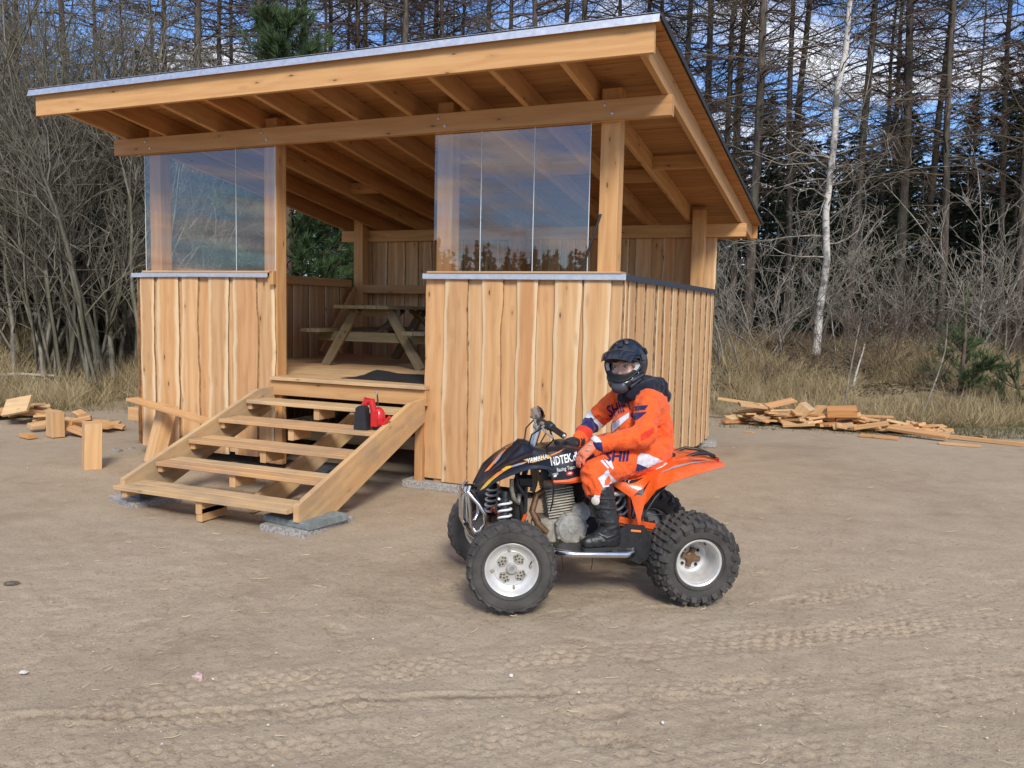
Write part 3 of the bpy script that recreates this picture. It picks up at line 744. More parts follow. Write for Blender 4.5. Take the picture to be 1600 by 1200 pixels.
def blades(name, base, direc, length, width, mat, tone, wdir=None):
    """thin triangles: base points, directions, lengths, widths -> one mesh"""
    base, direc = np.asarray(base), np.asarray(direc); n = len(base)
    direc = direc/(np.linalg.norm(direc, axis=1, keepdims=True)+1e-9)
    if wdir is None: wdir = np.random.RandomState(n).normal(size=(n, 3))
    sd_ = np.cross(direc, wdir); sd_ /= np.linalg.norm(sd_, axis=1, keepdims=True)+1e-9
    l, w = np.asarray(length)[:, None], np.asarray(width)[:, None]
    V3 = np.stack([base-sd_*w*.5, base+sd_*w*.5, base+direc*l*.55+sd_*w*.42, base+direc*l, ], 1).reshape(-1, 3)
    b_ = np.arange(n)*4; F = np.stack([b_, b_+1, b_+2, b_+3], 1)
    return mesh_np(name, V3, F, mat, False, {'tone': np.repeat(tone, 4)})

def make_spruce(seed, H=9., spread_=.24, z0=.6, dens=1.):
    rd = random.Random(seed); tm = MB().tube([(0, 0, -.3), (rd.gauss(0, .05), rd.gauss(0, .05), H*.5), (0, 0, H)], [.11*H/9, .07*H/9, .01], 7).mesh('trunk', M_STRUNK, smooth=60)
    Bs, Ds, Ls, Ws, Ts = [], [], [], [], []; sg = Segs(); z = z0
    while z < H-.1:
        Rm = spread_*(H-z)*(1-.25*(z < 1.5))+.10
        for k in range(int(5+3*dens)):
            az = rd.uniform(0, 6.28); L = Rm*rd.uniform(.7, 1.15)
            b_ = wander(rd, (0, 0, z), dirs(rd, az, rd.uniform(-.1, .35)), L, 4, (0, 0, -.6+.9*(z/H)), .06); sg.path(b_, .014, .004)
            for q in range(int((6+L*11)*dens)):
                p, t_ = along(b_, rd.uniform(.12, 1)); sd_ = t_.cross(Vector((0, 0, 1)))*rd.choice((-1, 1)); tn = min(1, max(0, rd.gauss(.35, .2)+.3*(p-Vector((0, 0, z))).length/max(Rm, .1)-.1))
                for w in range(3):
                    Bs.append(p); Ds.append(t_*rd.uniform(.3, 1)+sd_*rd.uniform(.1, 1)+Vector((0, 0, rd.uniform(-.7, .12)))); Ls.append(rd.uniform(.10, .26)); Ws.append(rd.uniform(.018, .045)); Ts.append(tn+rd.uniform(-.1, .1))
        z += rd.uniform(.16, .28)
    fm = blades('crown', Bs, Ds, Ls, Ws, M_SPRUCE, np.array(Ts)); bm_ = sg.mesh('branches', M_STRUNK); return tm, fm, bm_

def make_pine(seed, H, z0, Rm, ntuft=1.0, needle=.11, body=None):
    rd = random.Random(seed); tm = MB().tube([(0, 0, -.2), (.03, 0, H*.5), (0, 0, H)], [.022*H, .014*H, .008], 8).mesh('trunk', M_RTWIG, smooth=60)
    Bs, Ds, Ls, Ws, Ts = [], [], [], [], []; sg = Segs()
    def tuft(p, t_, n, tn):
        for k in range(n):
            a = Vector((rd.gauss(0, 1), rd.gauss(0, 1), rd.gauss(0, 1))); Bs.append(p-t_*rd.uniform(0, .09)); Ds.append(t_*1.1+a*.55+Vector((0, 0, .35))); Ls.append(rd.uniform(.7, 1.2)*needle); Ws.append(rd.uniform(.004, .009)*needle/.11); Ts.append(min(1, max(0, tn+rd.uniform(-.22, .22))))
    z = z0
    top_ = body or H
    while z < top_-.25*(not body):
        for k in range(5):
            R_ = Rm*min(1, (top_*1.1-z)/(top_*.62))*rd.uniform(.6, 1.1); az = rd.uniform(0, 6.28); b_ = wander(rd, (0, 0, z), dirs(rd, az, rd.uniform(.05, .5)), R_, 4, (0, 0, .5), .12); sg.path(b_, .016, .006)
            for q in range(int((5+R_*9)*ntuft)):
                p, t_ = along(b_, rd.uniform(.25, 1)); e_ = p+(t_+Vector((rd.gauss(0, .6), rd.gauss(0, .6), rd.uniform(-.1, .7))))*rd.uniform(.08, .30); sg.path([p, e_], .005, .003)
                tuft(e_, (e_-p).normalized(), 26, rd.gauss(.5, .15)+.15*(rd.random() < .3)); tuft(p.lerp(e_, .5), (e_-p).normalized(), 16, rd.gauss(.35, .12))
        z += rd.uniform(.22, .42)
    n = int(30*H/2)
    for k in range(n):
        zz = (H-(top_ if body else H*.72))*k/n+(top_ if body else H*.72); tuft(Vector((0, 0, zz)), dirs(rd, rd.uniform(0, 6.28), .9), 14, .55)
    return tm, blades('crown', Bs, Ds, Ls, Ws, M_PINE, np.array(Ts)), sg.mesh('branches', M_RTWIG)

def make_shrub(seed, stems, H, fan, mat, side=9, r0=.04, base=.35, twig=1., arch=.35, up=.2):
    """many-stemmed bare shrub; thick stems and twigs in two meshes"""
    rd = random.Random(seed); st, tw = Segs(), Segs()
    for k in range(stems):
        az = rd.uniform(0, 6.28); p = Vector((rd.gauss(0, base), rd.gauss(0, base), -.15)); el_ = math.pi/2-abs(rd.gauss(0, fan)); L = H*rd.uniform(.55, 1.08)
        b_ = wander(rd, p, dirs(rd, az, el_), L, 9, (math.cos(az)*arch, math.sin(az)*arch, up), .085); r = r0*rd.uniform(.45, 1)
        st.path(b_, r, r*.22)
        for q in range(side):
            t_ = rd.uniform(.16, .98); p2, d2 = along(b_, t_); a2 = rd.uniform(0, 6.28); L2_ = L*rd.uniform(.14, .38)*(1.15-.6*t_)
            c_ = wander(rd, p2, d2*rd.uniform(.5, 1)+dirs(rd, a2, rd.uniform(-.1, .7))*.75, L2_, 5, (0, 0, .25), .16); rs_ = max(.0045, r*(1-.78*t_)*.48); tw.path(c_, rs_, .004)
            for w in range(int(5*twig)):
                p3, d3 = along(c_, rd.uniform(.2, 1)); e_ = wander(rd, p3, d3+Vector((rd.gauss(0, .6), rd.gauss(0, .6), rd.gauss(.15, .5))), L2_*rd.uniform(.25, .6), 3, (0, 0, .2), .2); tw.path(e_, rs_*.55+.001, .0032)
                for v in range(2):
                    p4, d4 = along(e_, rd.uniform(.3, 1)); tw.path([p4, p4+(d4+Vector((rd.gauss(0, .6), rd.gauss(0, .6), rd.gauss(.1, .5)))).normalized()*L2_*rd.uniform(.1, .28)], .004, .0028)
    return st.mesh('stems', mat), tw.mesh('twigs', mat)

def plant(kind, meshes, names, loc, label, cat, group=None, rotz=0., sc=1., tilt=(0, 0)):
    t = thing(kind, label, cat, loc, 0, group); t.rotation_euler = (tilt[0], tilt[1], rotz); t.scale = (sc, sc, sc) if not hasattr(sc, '__len__') else sc
    for nm, me in zip(names, meshes):
        o = link(nm, me, t)
        if nm in ('stems', 'twigs', 'branches'): o['kind'] = 'stuff'
    return t
def at(px, d):
    d = d+BACK; q = ray(px, 485); p = ondepth(px, d*np.hypot(q[0], q[1])/(q[0]*F2[0]+q[1]*F2[1])); p[2] = tz(p[0], p[1])-.03; return p
BACK = 2.6
ORD = 'first second third fourth fifth sixth seventh eighth ninth tenth eleventh twelfth thirteenth fourteenth fifteenth sixteenth seventeenth eighteenth nineteenth twentieth'.split()+['twenty '+w for w in 'first second third fourth fifth sixth seventh eighth ninth'.split()]
rd = random.Random(77)
LV = [make_larch(s, 16+s % 3, .100+.010*(s % 4)) for s in range(6)]
SV = [make_spruce(40+s, 8.5+.6*s, .20+.02*(s % 3), .72) for s in range(4)]
# larches whose trunks one can follow on the right, named by what stands next to them
right_l = [(1128, 19, 'dark larch trunk just right of the roof corner, left one of a close pair'), (1142, 22, 'dark larch trunk just right of the roof corner, right one of a close pair'),
           (1165, 17, 'stout larch third from the roof corner on the right'), (1219, 23, 'left larch of the twin trunks between the roof and the birch'), (1230, 21, 'right larch of the twin trunks between the roof and the birch'),
           (1325, 19, 'first larch standing right of the white birch'), (1362, 24, 'second larch right of the white birch, slender'), (1386, 26, 'third larch right of the white birch, thin and distant'),
           (1396, 18, 'fourth larch right of the white birch, thick trunk leaning right'), (1438, 22, 'slim larch midway between the birch and the right picture edge'), (1470, 16.5, 'thickest larch right of the birch, above the young pine'),
           (1560, 20, 'larch at the right picture edge behind pale branches'), (1592, 18, 'outermost larch on the right picture edge')]
for i, (px, d, lab) in enumerate(right_l):
    plant('larch_tree', LV[i % 6], ('trunk', 'crown'), at(px, d), lab, 'tree', None, rd.uniform(0, 6.28), rd.uniform(.9, 1.1), (rd.gauss(0, .012), rd.gauss(.012, .012)))
left_l = [30, 52, 118, 150, 205, 246, 268, 312, 340, 378, 402, 425, 470, 512, 545, 572, 596, 628, 655, 688, 716, 752, 790, 826, 868, 905, 950, 990, 1030, 1062, 1088]
for i, px in enumerate(left_l):
    d = rd.uniform(17.5, 27); plant('larch_tree', LV[(i*5+2) % 6], ('trunk', 'crown'), at(px+rd.uniform(-4, 4), d), 'tall bare larch above the roof edge, %s from its left end' % ORD[i-5] if px > 240 else 'tall bare larch behind the big grey shrub, %s from the left picture edge' % ORD[i], 'tree', 'larches behind the shelter roof' if px > 240 else 'larches behind the left shrub', rd.uniform(0, 6.28), rd.uniform(.85, 1.12), (rd.gauss(0, .015), rd.gauss(0, .015)))
for i in range(12):
    px = rd.uniform(-60, 1660); plant('larch_tree', LV[rd.randrange(6)], ('trunk', 'crown'), at(px, rd.uniform(27, 42)), 'thin distant larch deep in the wood', 'tree', 'distant larches', rd.uniform(0, 6.28), rd.uniform(.9, 1.2))
# spruces: dark mass between and behind the larches
for i, (px, d, s) in enumerate(sorted([(1190, 25, .85), (1262, 30, .85), (1275, 24, .62), (1345, 28, .72), (1390, 27, .98), (1432, 31, .75), (1460, 25, .72), (1545, 25, 1.05), (1590, 24, 1.1), (1640, 23, 1.0), (1235, 22, .62), (1320, 23, .60), (1410, 22, .66), (1500, 22, .70), (1150, 28, .8), (1575, 21, .8),(1365,33,.8),(1300,34,.85),(1480,33,.8),(1215,34,.85)])):
    plant('spruce_tree', SV[i % 4], ('trunk', 'crown', 'branches'), at(px, d), 'dark green spruce among the right larches, %s rightwards from the roof corner' % ORD[i], 'tree', 'spruces in the wood on the right', rd.uniform(0, 6.28), s)
for i in range(34):
    px = -60+1160*i/33+rd.uniform(-20, 20); plant('spruce_tree', SV[rd.randrange(4)], ('trunk', 'crown', 'branches'), at(px, rd.uniform(19, 30)), 'dark green spruce in the shade behind the shelter', 'tree', 'spruces behind the shelter', rd.uniform(0, 6.28), rd.uniform(.5, .72))
for i in range(30):
    px = 1090+560*(i+.5)/30+rd.uniform(-12, 12); plant('spruce_tree', SV[rd.randrange(4)], ('trunk', 'crown', 'branches'), at(px, rd.uniform(26, 35)), 'distant dark spruce filling the back of the wood on the right', 'tree', 'far spruces on the right', rd.uniform(0, 6.28), rd.uniform(.62, .86))
for i in range(14):
    px = -110+420*(i+.5)/14+rd.uniform(-12, 12); plant('spruce_tree', SV[rd.randrange(4)], ('trunk', 'crown', 'branches'), at(px, rd.uniform(18, 23)), 'dark spruce hidden behind the grey shrub on the left', 'tree', 'spruces behind the left shrub', rd.uniform(0, 6.28), rd.uniform(.5, .68))
# the wood goes on a little beyond both picture edges
for i in range(22):
    px = -90-22*i if i < 12 else 1640+30*(i-12); d = rd.uniform(16, 26)
    plant('larch_tree', LV[rd.randrange(6)], ('trunk', 'crown'), at(px, d), 'bare larch standing just outside the picture', 'tree', 'larches outside the picture', rd.uniform(0, 6.28), rd.uniform(.9, 1.1))
    plant('spruce_tree', SV[rd.randrange(4)], ('trunk', 'crown', 'branches'), at(px+rd.uniform(-20, 20), d+4), 'dark spruce standing just outside the picture', 'tree', 'spruces outside the picture', rd.uniform(0, 6.28), rd.uniform(.6, .9))
# birch
def make_birch(seed):
    rd = random.Random(seed); tp = [(-.05, 0, -.3), (-.02, 0, 1.0), (.07, 0, 2.0), (.0, 0, 3.0), (.05, 0, 3.8), (.10, .0, 4.7), (.08, 0, 5.4), (.22, 0, 6.3), (.25, 0, 7.5), (.30, 0, 10)]
    tm = MB().tube(tp, [.10, .078, .074, .070, .066, .066, .062, .055, .045, .012], 10).mesh('trunk', M_BIRCH, smooth=60); sg = Segs(); T = [Vector(p) for p in tp]
    for k in range(60):
        t_ = rd.uniform(.2, .98); p, d = along(T, t_); L = rd.uniform(.6, 2.4)*(1.2-t_*.6); b_ = wander(rd, p, dirs(rd, rd.uniform(0, 6.28), rd.uniform(-.1, .8)), L, 7, (0, 0, rd.uniform(-.5, .4)), .16); sg.path(b_, .006+.007*L, .004)
        for q in range(7):
            p2, d2 = along(b_, rd.uniform(.2, 1)); e_ = wander(rd, p2, d2+Vector((rd.gauss(0, .6), rd.gauss(0, .6), rd.gauss(0, .4))), rd.uniform(.3, .9), 4, (0, 0, -.4), .18); sg.path(e_, .006, .003)
    return tm, sg.mesh('crown', M_PALET)
plant('birch_tree', make_birch(3), ('trunk', 'crown'), at(1282, 15.2), 'white barked birch with dark patches at the edge of the wood', 'tree', None, 0, 1.0, (0, .0))
# big grey shrub on the left, in clumps
WV = [make_shrub(60+s, 54, 6.1, .30, M_WIL, 13, .052, .62, .9, .22, .3) for s in range(3)]
for i, (px, d, s, lab) in enumerate([(28, 13.4, 1.12, 'many stemmed bare grey shrub at the left picture edge'), (128, 12.9, 1.08, 'many stemmed bare grey shrub fanning out left of the shelter'), (215, 13.8, 1.02, 'many stemmed bare grey shrub rising directly behind the left window'),
                                     (-70, 13.2, 1.08, 'bare grey shrub outermost on the left, mostly cut by the picture edge'), (290, 15.4, .92, 'bare grey shrub half hidden behind the left end of the roof'), (80, 15.4, 1.2, 'taller bare grey shrub behind the front clumps on the left')]):
    plant('bare_shrub', WV[i % 3], ('stems', 'twigs'), at(px, d), lab, 'shrub', 'bare grey shrubs left of the shelter', rd.uniform(0, 6.28), s)
plant('bare_shrub', WV[1], ('stems', 'twigs'), at(400, 16.4), 'bare grey shrub seen through the shelter under its roof', 'shrub', 'bare grey shrubs left of the shelter', 2.0, .72)
# pale-twigged bushes along the right edge
PV = [make_shrub(80+s, 11, 3.6, .60, M_PALET, 9, .025, .3, .7, .7, -.05) for s in range(3)]; RV = [make_shrub(90+s, 12, 2.4, .45, M_RTWIG, 7, .012, .35, .7, .3, .1) for s in range(2)]
for i, (px, d, s, lab) in enumerate([(1140, 14.5, 1.0, 'pale twigged bare bush right beside the shelter corner'), (1205, 15.5, 1.1, 'pale twigged bare bush between the shelter and the birch'), (1262, 16.5, 1.15, 'pale twigged bare bush directly behind the birch trunk'),
                                     (1345, 15.3, .95, 'pale twigged bare bush with white stems right of the birch'), (1425, 16.3, 1.0, 'pale twigged bare bush left of the young pine'), (1560, 14.8, 1.25, 'wide pale twigged bush reaching over the young pine'),
                                     (1625, 15.5, 1.3, 'pale twigged bush cut by the right picture edge'), (1490, 17.2, 1.2, 'pale twigged bush behind the young pine'), (1110, 17, 1.2, 'pale twigged bush just behind the back of the shelter')]):
    plant('bare_bush', PV[i % 3], ('stems', 'twigs'), at(px, d), lab, 'shrub', 'pale bushes along the wood edge', rd.uniform(0, 6.28), s)
for i, (px, d, s) in enumerate(sorted([(1175, 13.2, .6), (1235, 13.5, .55), (1300, 14.4, .7), (1370, 14.2, .75), (1400, 15.2, 1.0), (1450, 15.0, .8), (1540, 16.5, 1.1), (30, 12.6, .45), (170, 12.4, .4), (1590, 15.2, .9)])):
    plant('thin_bush', RV[i % 2], ('stems', 'twigs'), at(px, d), 'thin brown twiggy undergrowth bush on the grassy bank, %s from the left picture edge' % ORD[i], 'shrub', 'undergrowth on the bank', rd.uniform(0, 6.28), s)
# saplings with bare light stems
def sapling(px, d, H, lean, mat, lab, seed, r=.02):
    rd2 = random.Random(seed); p = at(px, d-BACK+.6); sg = Segs(); T = wander(rd2, (0, 0, -.1), (lean, 0, 1), H, 7, (0, 0, .1), .05)
    tm = MB().tube(T, [r*(1-.1*i) for i in range(8)], 7).mesh('trunk', mat, smooth=60)
    for k in range(16):
        q, t_ = along(T, rd2.uniform(.35, 1)); sg.path(wander(rd2, q, dirs(rd2, rd2.uniform(0, 6.28), rd2.uniform(.2, 1)), rd2.uniform(.3, .9), 4, (0, 0, .2), .15), .006, .003)
    plant('sapling', (tm, sg.mesh('crown', M_RTWIG)), ('trunk', 'crown'), p, lab, 'tree')
sapling(1320, 13.2, 1.7, .14, M_PALET, 'slim pale sapling leaning right in the dry grass', 1)
sapling(1447, 13.4, 1.8, .16, M_PALET, 'slim pale sapling beside the left flank of the young pine', 2)
sapling(1340, 15.6, 1.0, .03, M_BIRCH, 'short white stem standing just right of the leaning sapling', 3, .03)
# pines
plant('young_pine', make_pine(5, 2.1, .12, .82, 1.1, .12, 1.0), ('trunk', 'crown', 'branches'), at(1508, 14.6-BACK+.6), 'small bushy green pine with an upright leader on the grassy bank', 'pine')
plant('young_pine', make_pine(6, .9, .06, .6, 1.0, .11), ('trunk', 'crown', 'branches'), at(1597, 14.2-BACK+.6), 'low pine seedling at the right picture edge', 'pine')
PN = make_pine(7, 6.4, 1.0, 1.7, 1.0, .20)
plant('pine_tree', PN, ('trunk', 'crown', 'branches'), at(447, 15.8-BACK), 'bright green pine whose top rises above the roof left of its middle', 'pine')
plant('pine_tree', PN, ('trunk', 'crown', 'branches'), at(512, 17-BACK), 'dark green pine seen through the shelter behind its left wall', 'pine', None, 2.2, .78)
plant('pine_tree', PN, ('trunk', 'crown', 'branches'), at(395, 17.5-BACK), 'dark green pine seen through the left window', 'pine', None, 4.2, .7)
# dry grass on the bank, short green grass at its foot
def grass(n, seed, lo, hi, tall, name, mat, lat_rng, w):
    rs = np.random.RandomState(seed); l = rs.uniform(*lat_rng, n); d = edge_at(l)+lo+(hi-lo)*rs.random(n)**1.2
    cl = rs.normal(size=(n, 2))*.0; x = CAMLOC[0]+l*L2[0]+d*F2[0]; y = CAMLOC[1]+l*L2[1]+d*F2[1]
    dens = vnoise(x, y, .9, 61)+.7*vnoise(x, y, 3.2, 62)+.35; k = (rs.random(n) < np.clip(dens*2.6-.25, .04, 1)); x, y = x[k], y[k]; n = len(x)
    z = terrain(x, y)-.02; D = np.stack([rs.normal(0, .55, n), rs.normal(0, .55, n), np.ones(n)*rs.uniform(.35, 1.2, n)], 1)
    L = tall*rs.uniform(.35, 1.15, n)*(.6+.8*np.clip(vnoise(x, y, 1.1, 63)+.5, 0, 1)); tone = np.clip(rs.normal(.5, .25, n)+.5*vnoise(x, y, 1.7, 64), 0, 1)
    return tag(link(name, blades(name, np.stack([x, y, z], 1), D, L, rs.uniform(.6, 1.4, n)*w, mat, tone)), kind='stuff')
grass(165000, 1, .0, 6.2, .50, 'dry_grass', M_DRYG, (-13, 11), .0065)
grass(52000, 2, -1.2, 1.6, .13, 'short_grass', M_GREENG, (-9.5, 9.0), .006)
# fallen leaves and twigs on the wood's floor
rs = np.random.RandomState(12); n = 26000; l = rs.uniform(-10, 10, n); d = edge_at(l)+rs.uniform(2, 7, n); x = CAMLOC[0]+l*L2[0]+d*F2[0]; y = CAMLOC[1]+l*L2[1]+d*F2[1]
M_LEAF = leafmat('dead_leaves', (.06, .038, .022), (.13, .085, .05), (.26, .19, .12))
tag(link('leaf_litter', blades('leaf_litter', np.stack([x, y, terrain(x, y)+.01], 1), np.stack([rs.normal(size=n), rs.normal(size=n), rs.uniform(0, .5, n)], 1), rs.uniform(.05, .13, n), rs.uniform(.02, .05, n), M_LEAF, rs.random(n))), kind='stuff')
# the far wood behind the viewer, seen only as a reflection in the panes
def far_wood():
    rs = np.random.RandomState(31); B, D, L, Wd, T = [], [], [], [], []
    for k in range(460):
        a = -math.pi/2+rs.uniform(-1.35, 1.35)-.2 if k < 320 else rs.uniform(-2.13, -1.84); dist = rs.uniform(120, 150); x, y = CAMLOC[0]+dist*math.cos(a), CAMLOC[1]+dist*math.sin(a); h = rs.uniform(5, 9)*(1.45 if -2.13 < a < -1.85 else .6)
        for q in range(90):
            z = h*rs.random()**.8; r_ = .22*(h-z)+.15; az = rs.uniform(0, 6.28); B.append((x, y, z)); D.append((math.cos(az)*r_, math.sin(az)*r_, rs.uniform(-.6, .5))); L.append(r_*rs.uniform(.8, 1.3)+.2); Wd.append(rs.uniform(.4, .9)); T.append(rs.random())
    return blades('far_wood', B, D, L, Wd, M_SPRUCE, np.array(T))
tag(link('far_wood', far_wood()), kind='stuff')
# ================================================================== STEPS, TABLE, OFFCUTS
ST = thing('wooden_steps', 'five tread wooden steps with plank stringers up to the shelter entrance', 'steps', (-2.8, -.95, 0))
prof = [(-1.90, .10), (-1.90, .225), (-.275, .833), (-.03, .85), (-.03, .64), (-1.42, .085)]
def stringer(xc, t, dz=0, pr=prof):
    p = [(y, z+dz) for y, z in pr]
    mb = MB(); ax = Vector((0, 1, 0)); mb.prism(p, (xc-t/2, 0, 0), (0, 1, 0), (0, 0, 1), (t, 0, 0))
    # turn the grain along the slope
    a = math.atan2(.608, 1.625); ca, sa = math.cos(a), math.sin(a)
    mb.uv = [[(-u*sa+v*ca, u*ca+v*sa) for u, v in f] for f in mb.uv]
    return mb.build('stringer', MW_STEP, ST)
stringer(-1.90, .048); stringer(-3.645, .048, .025)
stringer(-2.66, .045, -.13, [(-1.50, .13), (-1.50, .24), (-.06, .80), (-.06, .58), (-1.2, .13)])
for k in range(5):
    y = -.478-.3735*k; z = .775-.1425*k
    tr_ = []
    for j in range(2):
        x0 = -3.60 if k < 4 else -3.675; x1 = -1.928 if k < 4 else -1.93
        bar_part('tread', (x0, y+.075+j*.150, z-.0175+rnd.uniform(-.002, .002)), (x1, y+.075+j*.150, z-.0175+rnd.uniform(-.002, .002)), .146, .035, (0, 1, 0), MW_STEP, ST)
    for xc, l, tt, h in ((-3.585, .24, .05, .055), (-2.80, .25, .055, .105)):
        h_ = h if k < 4 else min(h, .11)
        bar_part('tread_support', (xc, y+.035, z-.0365-h_/2), (xc, y+.035+l, z-.0365-h_/2), tt if xc < -3 else .06, h_, (1, 0, 0), MW_CUT, ST)
bar_part('step_foot', (-2.80, -1.93, .055), (-2.80, -1.66, .055), .06, .105, (1, 0, 0), MW_CUT, ST)

def slab(name, c, size, rz, mat, label, cat='paving slab', chip=.006):
    o = MB().box((0, 0, size[2]/2), size, None, chip).build(name, mat); o.location = c; o.rotation_euler = (0, 0, rz); return tag(o, label, cat)
slab('paving_slab', (-3.70, -1.62, -.005), (.42, .42, .055), R(-18), M_CONC, 'rough pale concrete slab lying under the left foot of the steps')
slab('paving_slab', (-3.72, -1.60, .051), (.30, .26, .06), R(-14), M_SLABD, 'dark paving slab between the left stringer and the pale slab')
slab('paving_slab', (-1.99, -1.64, -.005), (.44, .56, .055), R(-5), M_CONC, 'rough pale concrete slab lying under the right foot of the steps')
slab('paving_slab', (-1.99, -1.66, .051), (.48, .42, .05), R(-9), M_SLABG, 'smooth green grey paving slab directly under the right stringer')
slab('paving_slab', (-1.80, .14, -.005), (.60, .38, .075), R(0), M_CONC, 'concrete slab carrying the front corner of the shelter behind the quad')
slab('paving_slab', (-.02, 4.05, -.005), (.30, .30, .075), R(8), M_CONC, 'grey slab under the far right corner of the shelter')
slab('paving_slab', (-3.2, .2, -.005), (.40, .40, .06), R(3), M_SLABD, 'dark slab on the ground beneath the shelter behind the steps')

# picnic table
PT = thing('picnic_table', 'weathered greenish picnic table standing inside the shelter', 'picnic table', (-3.57, 2.5, .972))
FZ = .972
for i in range(5):
    bar_part('tabletop_board', (-3.57-.30+.15*i, 1.42, FZ+.72), (-3.57-.30+.15*i, 3.55, FZ+.72), .142, .042, (1, 0, 0), MW_OLD, PT)
for s in (-1, 1):
    for j in (0, 1):
        bar_part('bench_board', (-3.57+s*(.63+.15*j), 1.42, FZ+.43), (-3.57+s*(.63+.15*j), 3.55, FZ+.43), .142, .042, (1, 0, 0), MW_OLD, PT)
for y in (1.68, 3.28):
    for s in (-1, 1):
        lg = bar_part('leg', (-3.57+s*.67, y, FZ), (-3.57+s*.22, y, FZ+.698), .115, .045, (1, 0, 0), MW_OLD, PT)
        for q in ((.40, .36), (.44, .42), (.24, .66)):
            MB().lathe([(0, .010), (.012, .010), (.016, .0)], Matrix.Translation((-3.57+s*(.67-.45*q[1]/.698)+(.03 if q[0] == .44 else 0), y-.023, FZ+q[1])) @ Matrix.Rotation(R(90), 4, 'X'), 8).build('bolt', M_STEEL, lg)
    bar_part('bench_support', (-3.57-.79, y+.046, FZ+.36), (-3.57+.79, y+.046, FZ+.36), .115, .045, (0, 0, 1), MW_OLD, PT)
    bar_part('top_support', (-3.57-.34, y+.046, FZ+.655), (-3.57+.34, y+.046, FZ+.655), .085, .045, (0, 0, 1), MW_OLD, PT)
    yb = 2.48+(.5 if y > 2.4 else -.5)*.2
    bar_part('brace', (-3.57, y+(.075 if y < 2 else -.02), FZ+.38), (-3.57, yb, FZ+.69), .07, .04, (1, 0, 0), MW_OLD, PT)

# black mat on the floor, softly wrinkled
mb = MB(); nU, nV = 34, 22; rows = []
for i in range(nU+1):
    row = []
    for j in range(nV+1):
        s_, t_ = i/nU, j/nV
        x = -2.98+1.55*s_-.10*t_+.05*math.sin(5*t_); y = .17+.90*t_-.03*s_+.03*math.sin(4*s_+1)
        ed = min(s_, 1-s_, t_, 1-t_)
        z = .976+.012*max(0, mnoise.noise((x*5, y*5, 1)))+.03*max(0, mnoise.noise((x*2.2, y*2.6, 5)))*(ed > .02)+.022*max(0, math.sin(x*7+y*4))*t_
        row.append((x, y, z))
    rows.append(row)
mb.grid(rows, .004)
mat_ = mb.build('floor_mat', plain('black_cloth', (.014, .014, .015), .8, 0, 60, .3, .3), base=(-2.2, .5, .972), smooth=60)
tag(mat_, 'crumpled black cloth mat lying on the shelter floor behind the threshold', 'mat')

# broom handle leaning by the right window
o = MB().tube([(-.385, -.012, 2.04), (-.34, .0, 2.18), (-.247, .03, 2.50), (-.240, .033, 2.52)], [.011, .011, .012, .010], 10)
o = o.build('black_pole', plain('black_rubbery', (.012, .012, .013), .45), base=(-.385, -.012, 2.036), smooth=40)
tag(o, 'thin black pole standing on the sill, leaning on the right window post', 'pole')

# red cordless saw standing on the second step
SW = thing('cordless_saw', 'small red and black cordless saw standing on a step by the right stringer', 'power tool', (-2.06, -.70, .634))
MRED = plain('red_plastic', (.55, .018, .02), .35, 0, 0, 0, .1, .3); MBLK = plain('black_plastic', (.018, .02, .024), .55, 0, 120, .2, .2); MCHR = plain('bright_metal', (.7, .7, .7), .25, 1)
bx, by, bz = -2.06, -.70, .634
MB().prism([(-.070, 0), (.062, 0), (.045, .19), (.02, .215), (-.02, .21), (-.05, .19)], (bx-.03, by-.08, bz), (1, 0, 0), (0, 0, 1), (0, .07, 0)).build('battery_base', MBLK, SW)
mb = MB(); mb.tube([(bx-.06, by-.015, bz+.02), (bx-.045, by-.015, bz+.18), (bx-.01, by-.01, bz+.26), (bx+.03, by, bz+.255), (bx+.05, by+.005, bz+.17), (bx+.055, by+.01, bz+.03)], [.028, .03, .03, .03, .03, .032], 10); mb.build('rear_handle', MRED, SW, smooth=50)
mb = MB(); mb.ball((bx+.085, by+.03, bz+.10), (.062, .06, .10), 8, 12); mb.box((bx+.075, by-.02, bz+.10), (.07, .05, .13), None, .012); mb.build('motor_housing', MRED, SW, smooth=40)
MB().tube([(bx+.095, by, bz+.21), (bx+.093, by, bz+.27), (bx+.083, by, bz+.34)], [.007, .007, .006], 8).build('bar_tip', MBLK, SW)
MB().tube([(bx+.083, by, bz+.305), (bx+.080, by, bz+.34)], .010, 8).build('bar_clip', MCHR, SW)
MB().bar((bx+.10, by+.02, bz+.012), (bx+.20, by+.03, bz+.12), .03, .03, (0, 1, 0), .008).build('hand_guard', MRED, SW)
MB().box((bx+.10, by+.02, bz+.02), (.10, .08, .035), None, .01).build('sprocket_cover', MBLK, SW)

# timber offcuts beside the left panel
def offcut(p0, p1, w, t, side, label, cat='timber offcut', group=None, name='timber_offcut', mat=None, ch=.004):
    p0, p1 = Vector(p0), Vector(p1); b_ = Vector(((p0.x+p1.x)/2, (p0.y+p1.y)/2, min(p0.z, p1.z)))
    o = MB().bar(p0, p1, w, t, side, ch).build(name, mat or MW_CUT, base=b_); return tag(o, label, cat, group)
offcut((-5.00, -.30, .0), (-4.93, -.16, .615), .15, .15, (1, -.25, 0), 'thick timber offcut tilted against the left wall, under a sloping plank', name='timber_block')
offcut((-5.27, -.32, .665), (-3.68, -.56, .49), .145, .032, (.1, 1, 0), 'loose plank sloping from a tilted block to the left stringer', 'plank', name='loose_plank')
offcut((-5.27, -.84, .0), (-5.25, -.84, .475), .19, .16, (.85, -.52, 0), 'pale square timber block standing upright alone left of the steps', name='timber_block')
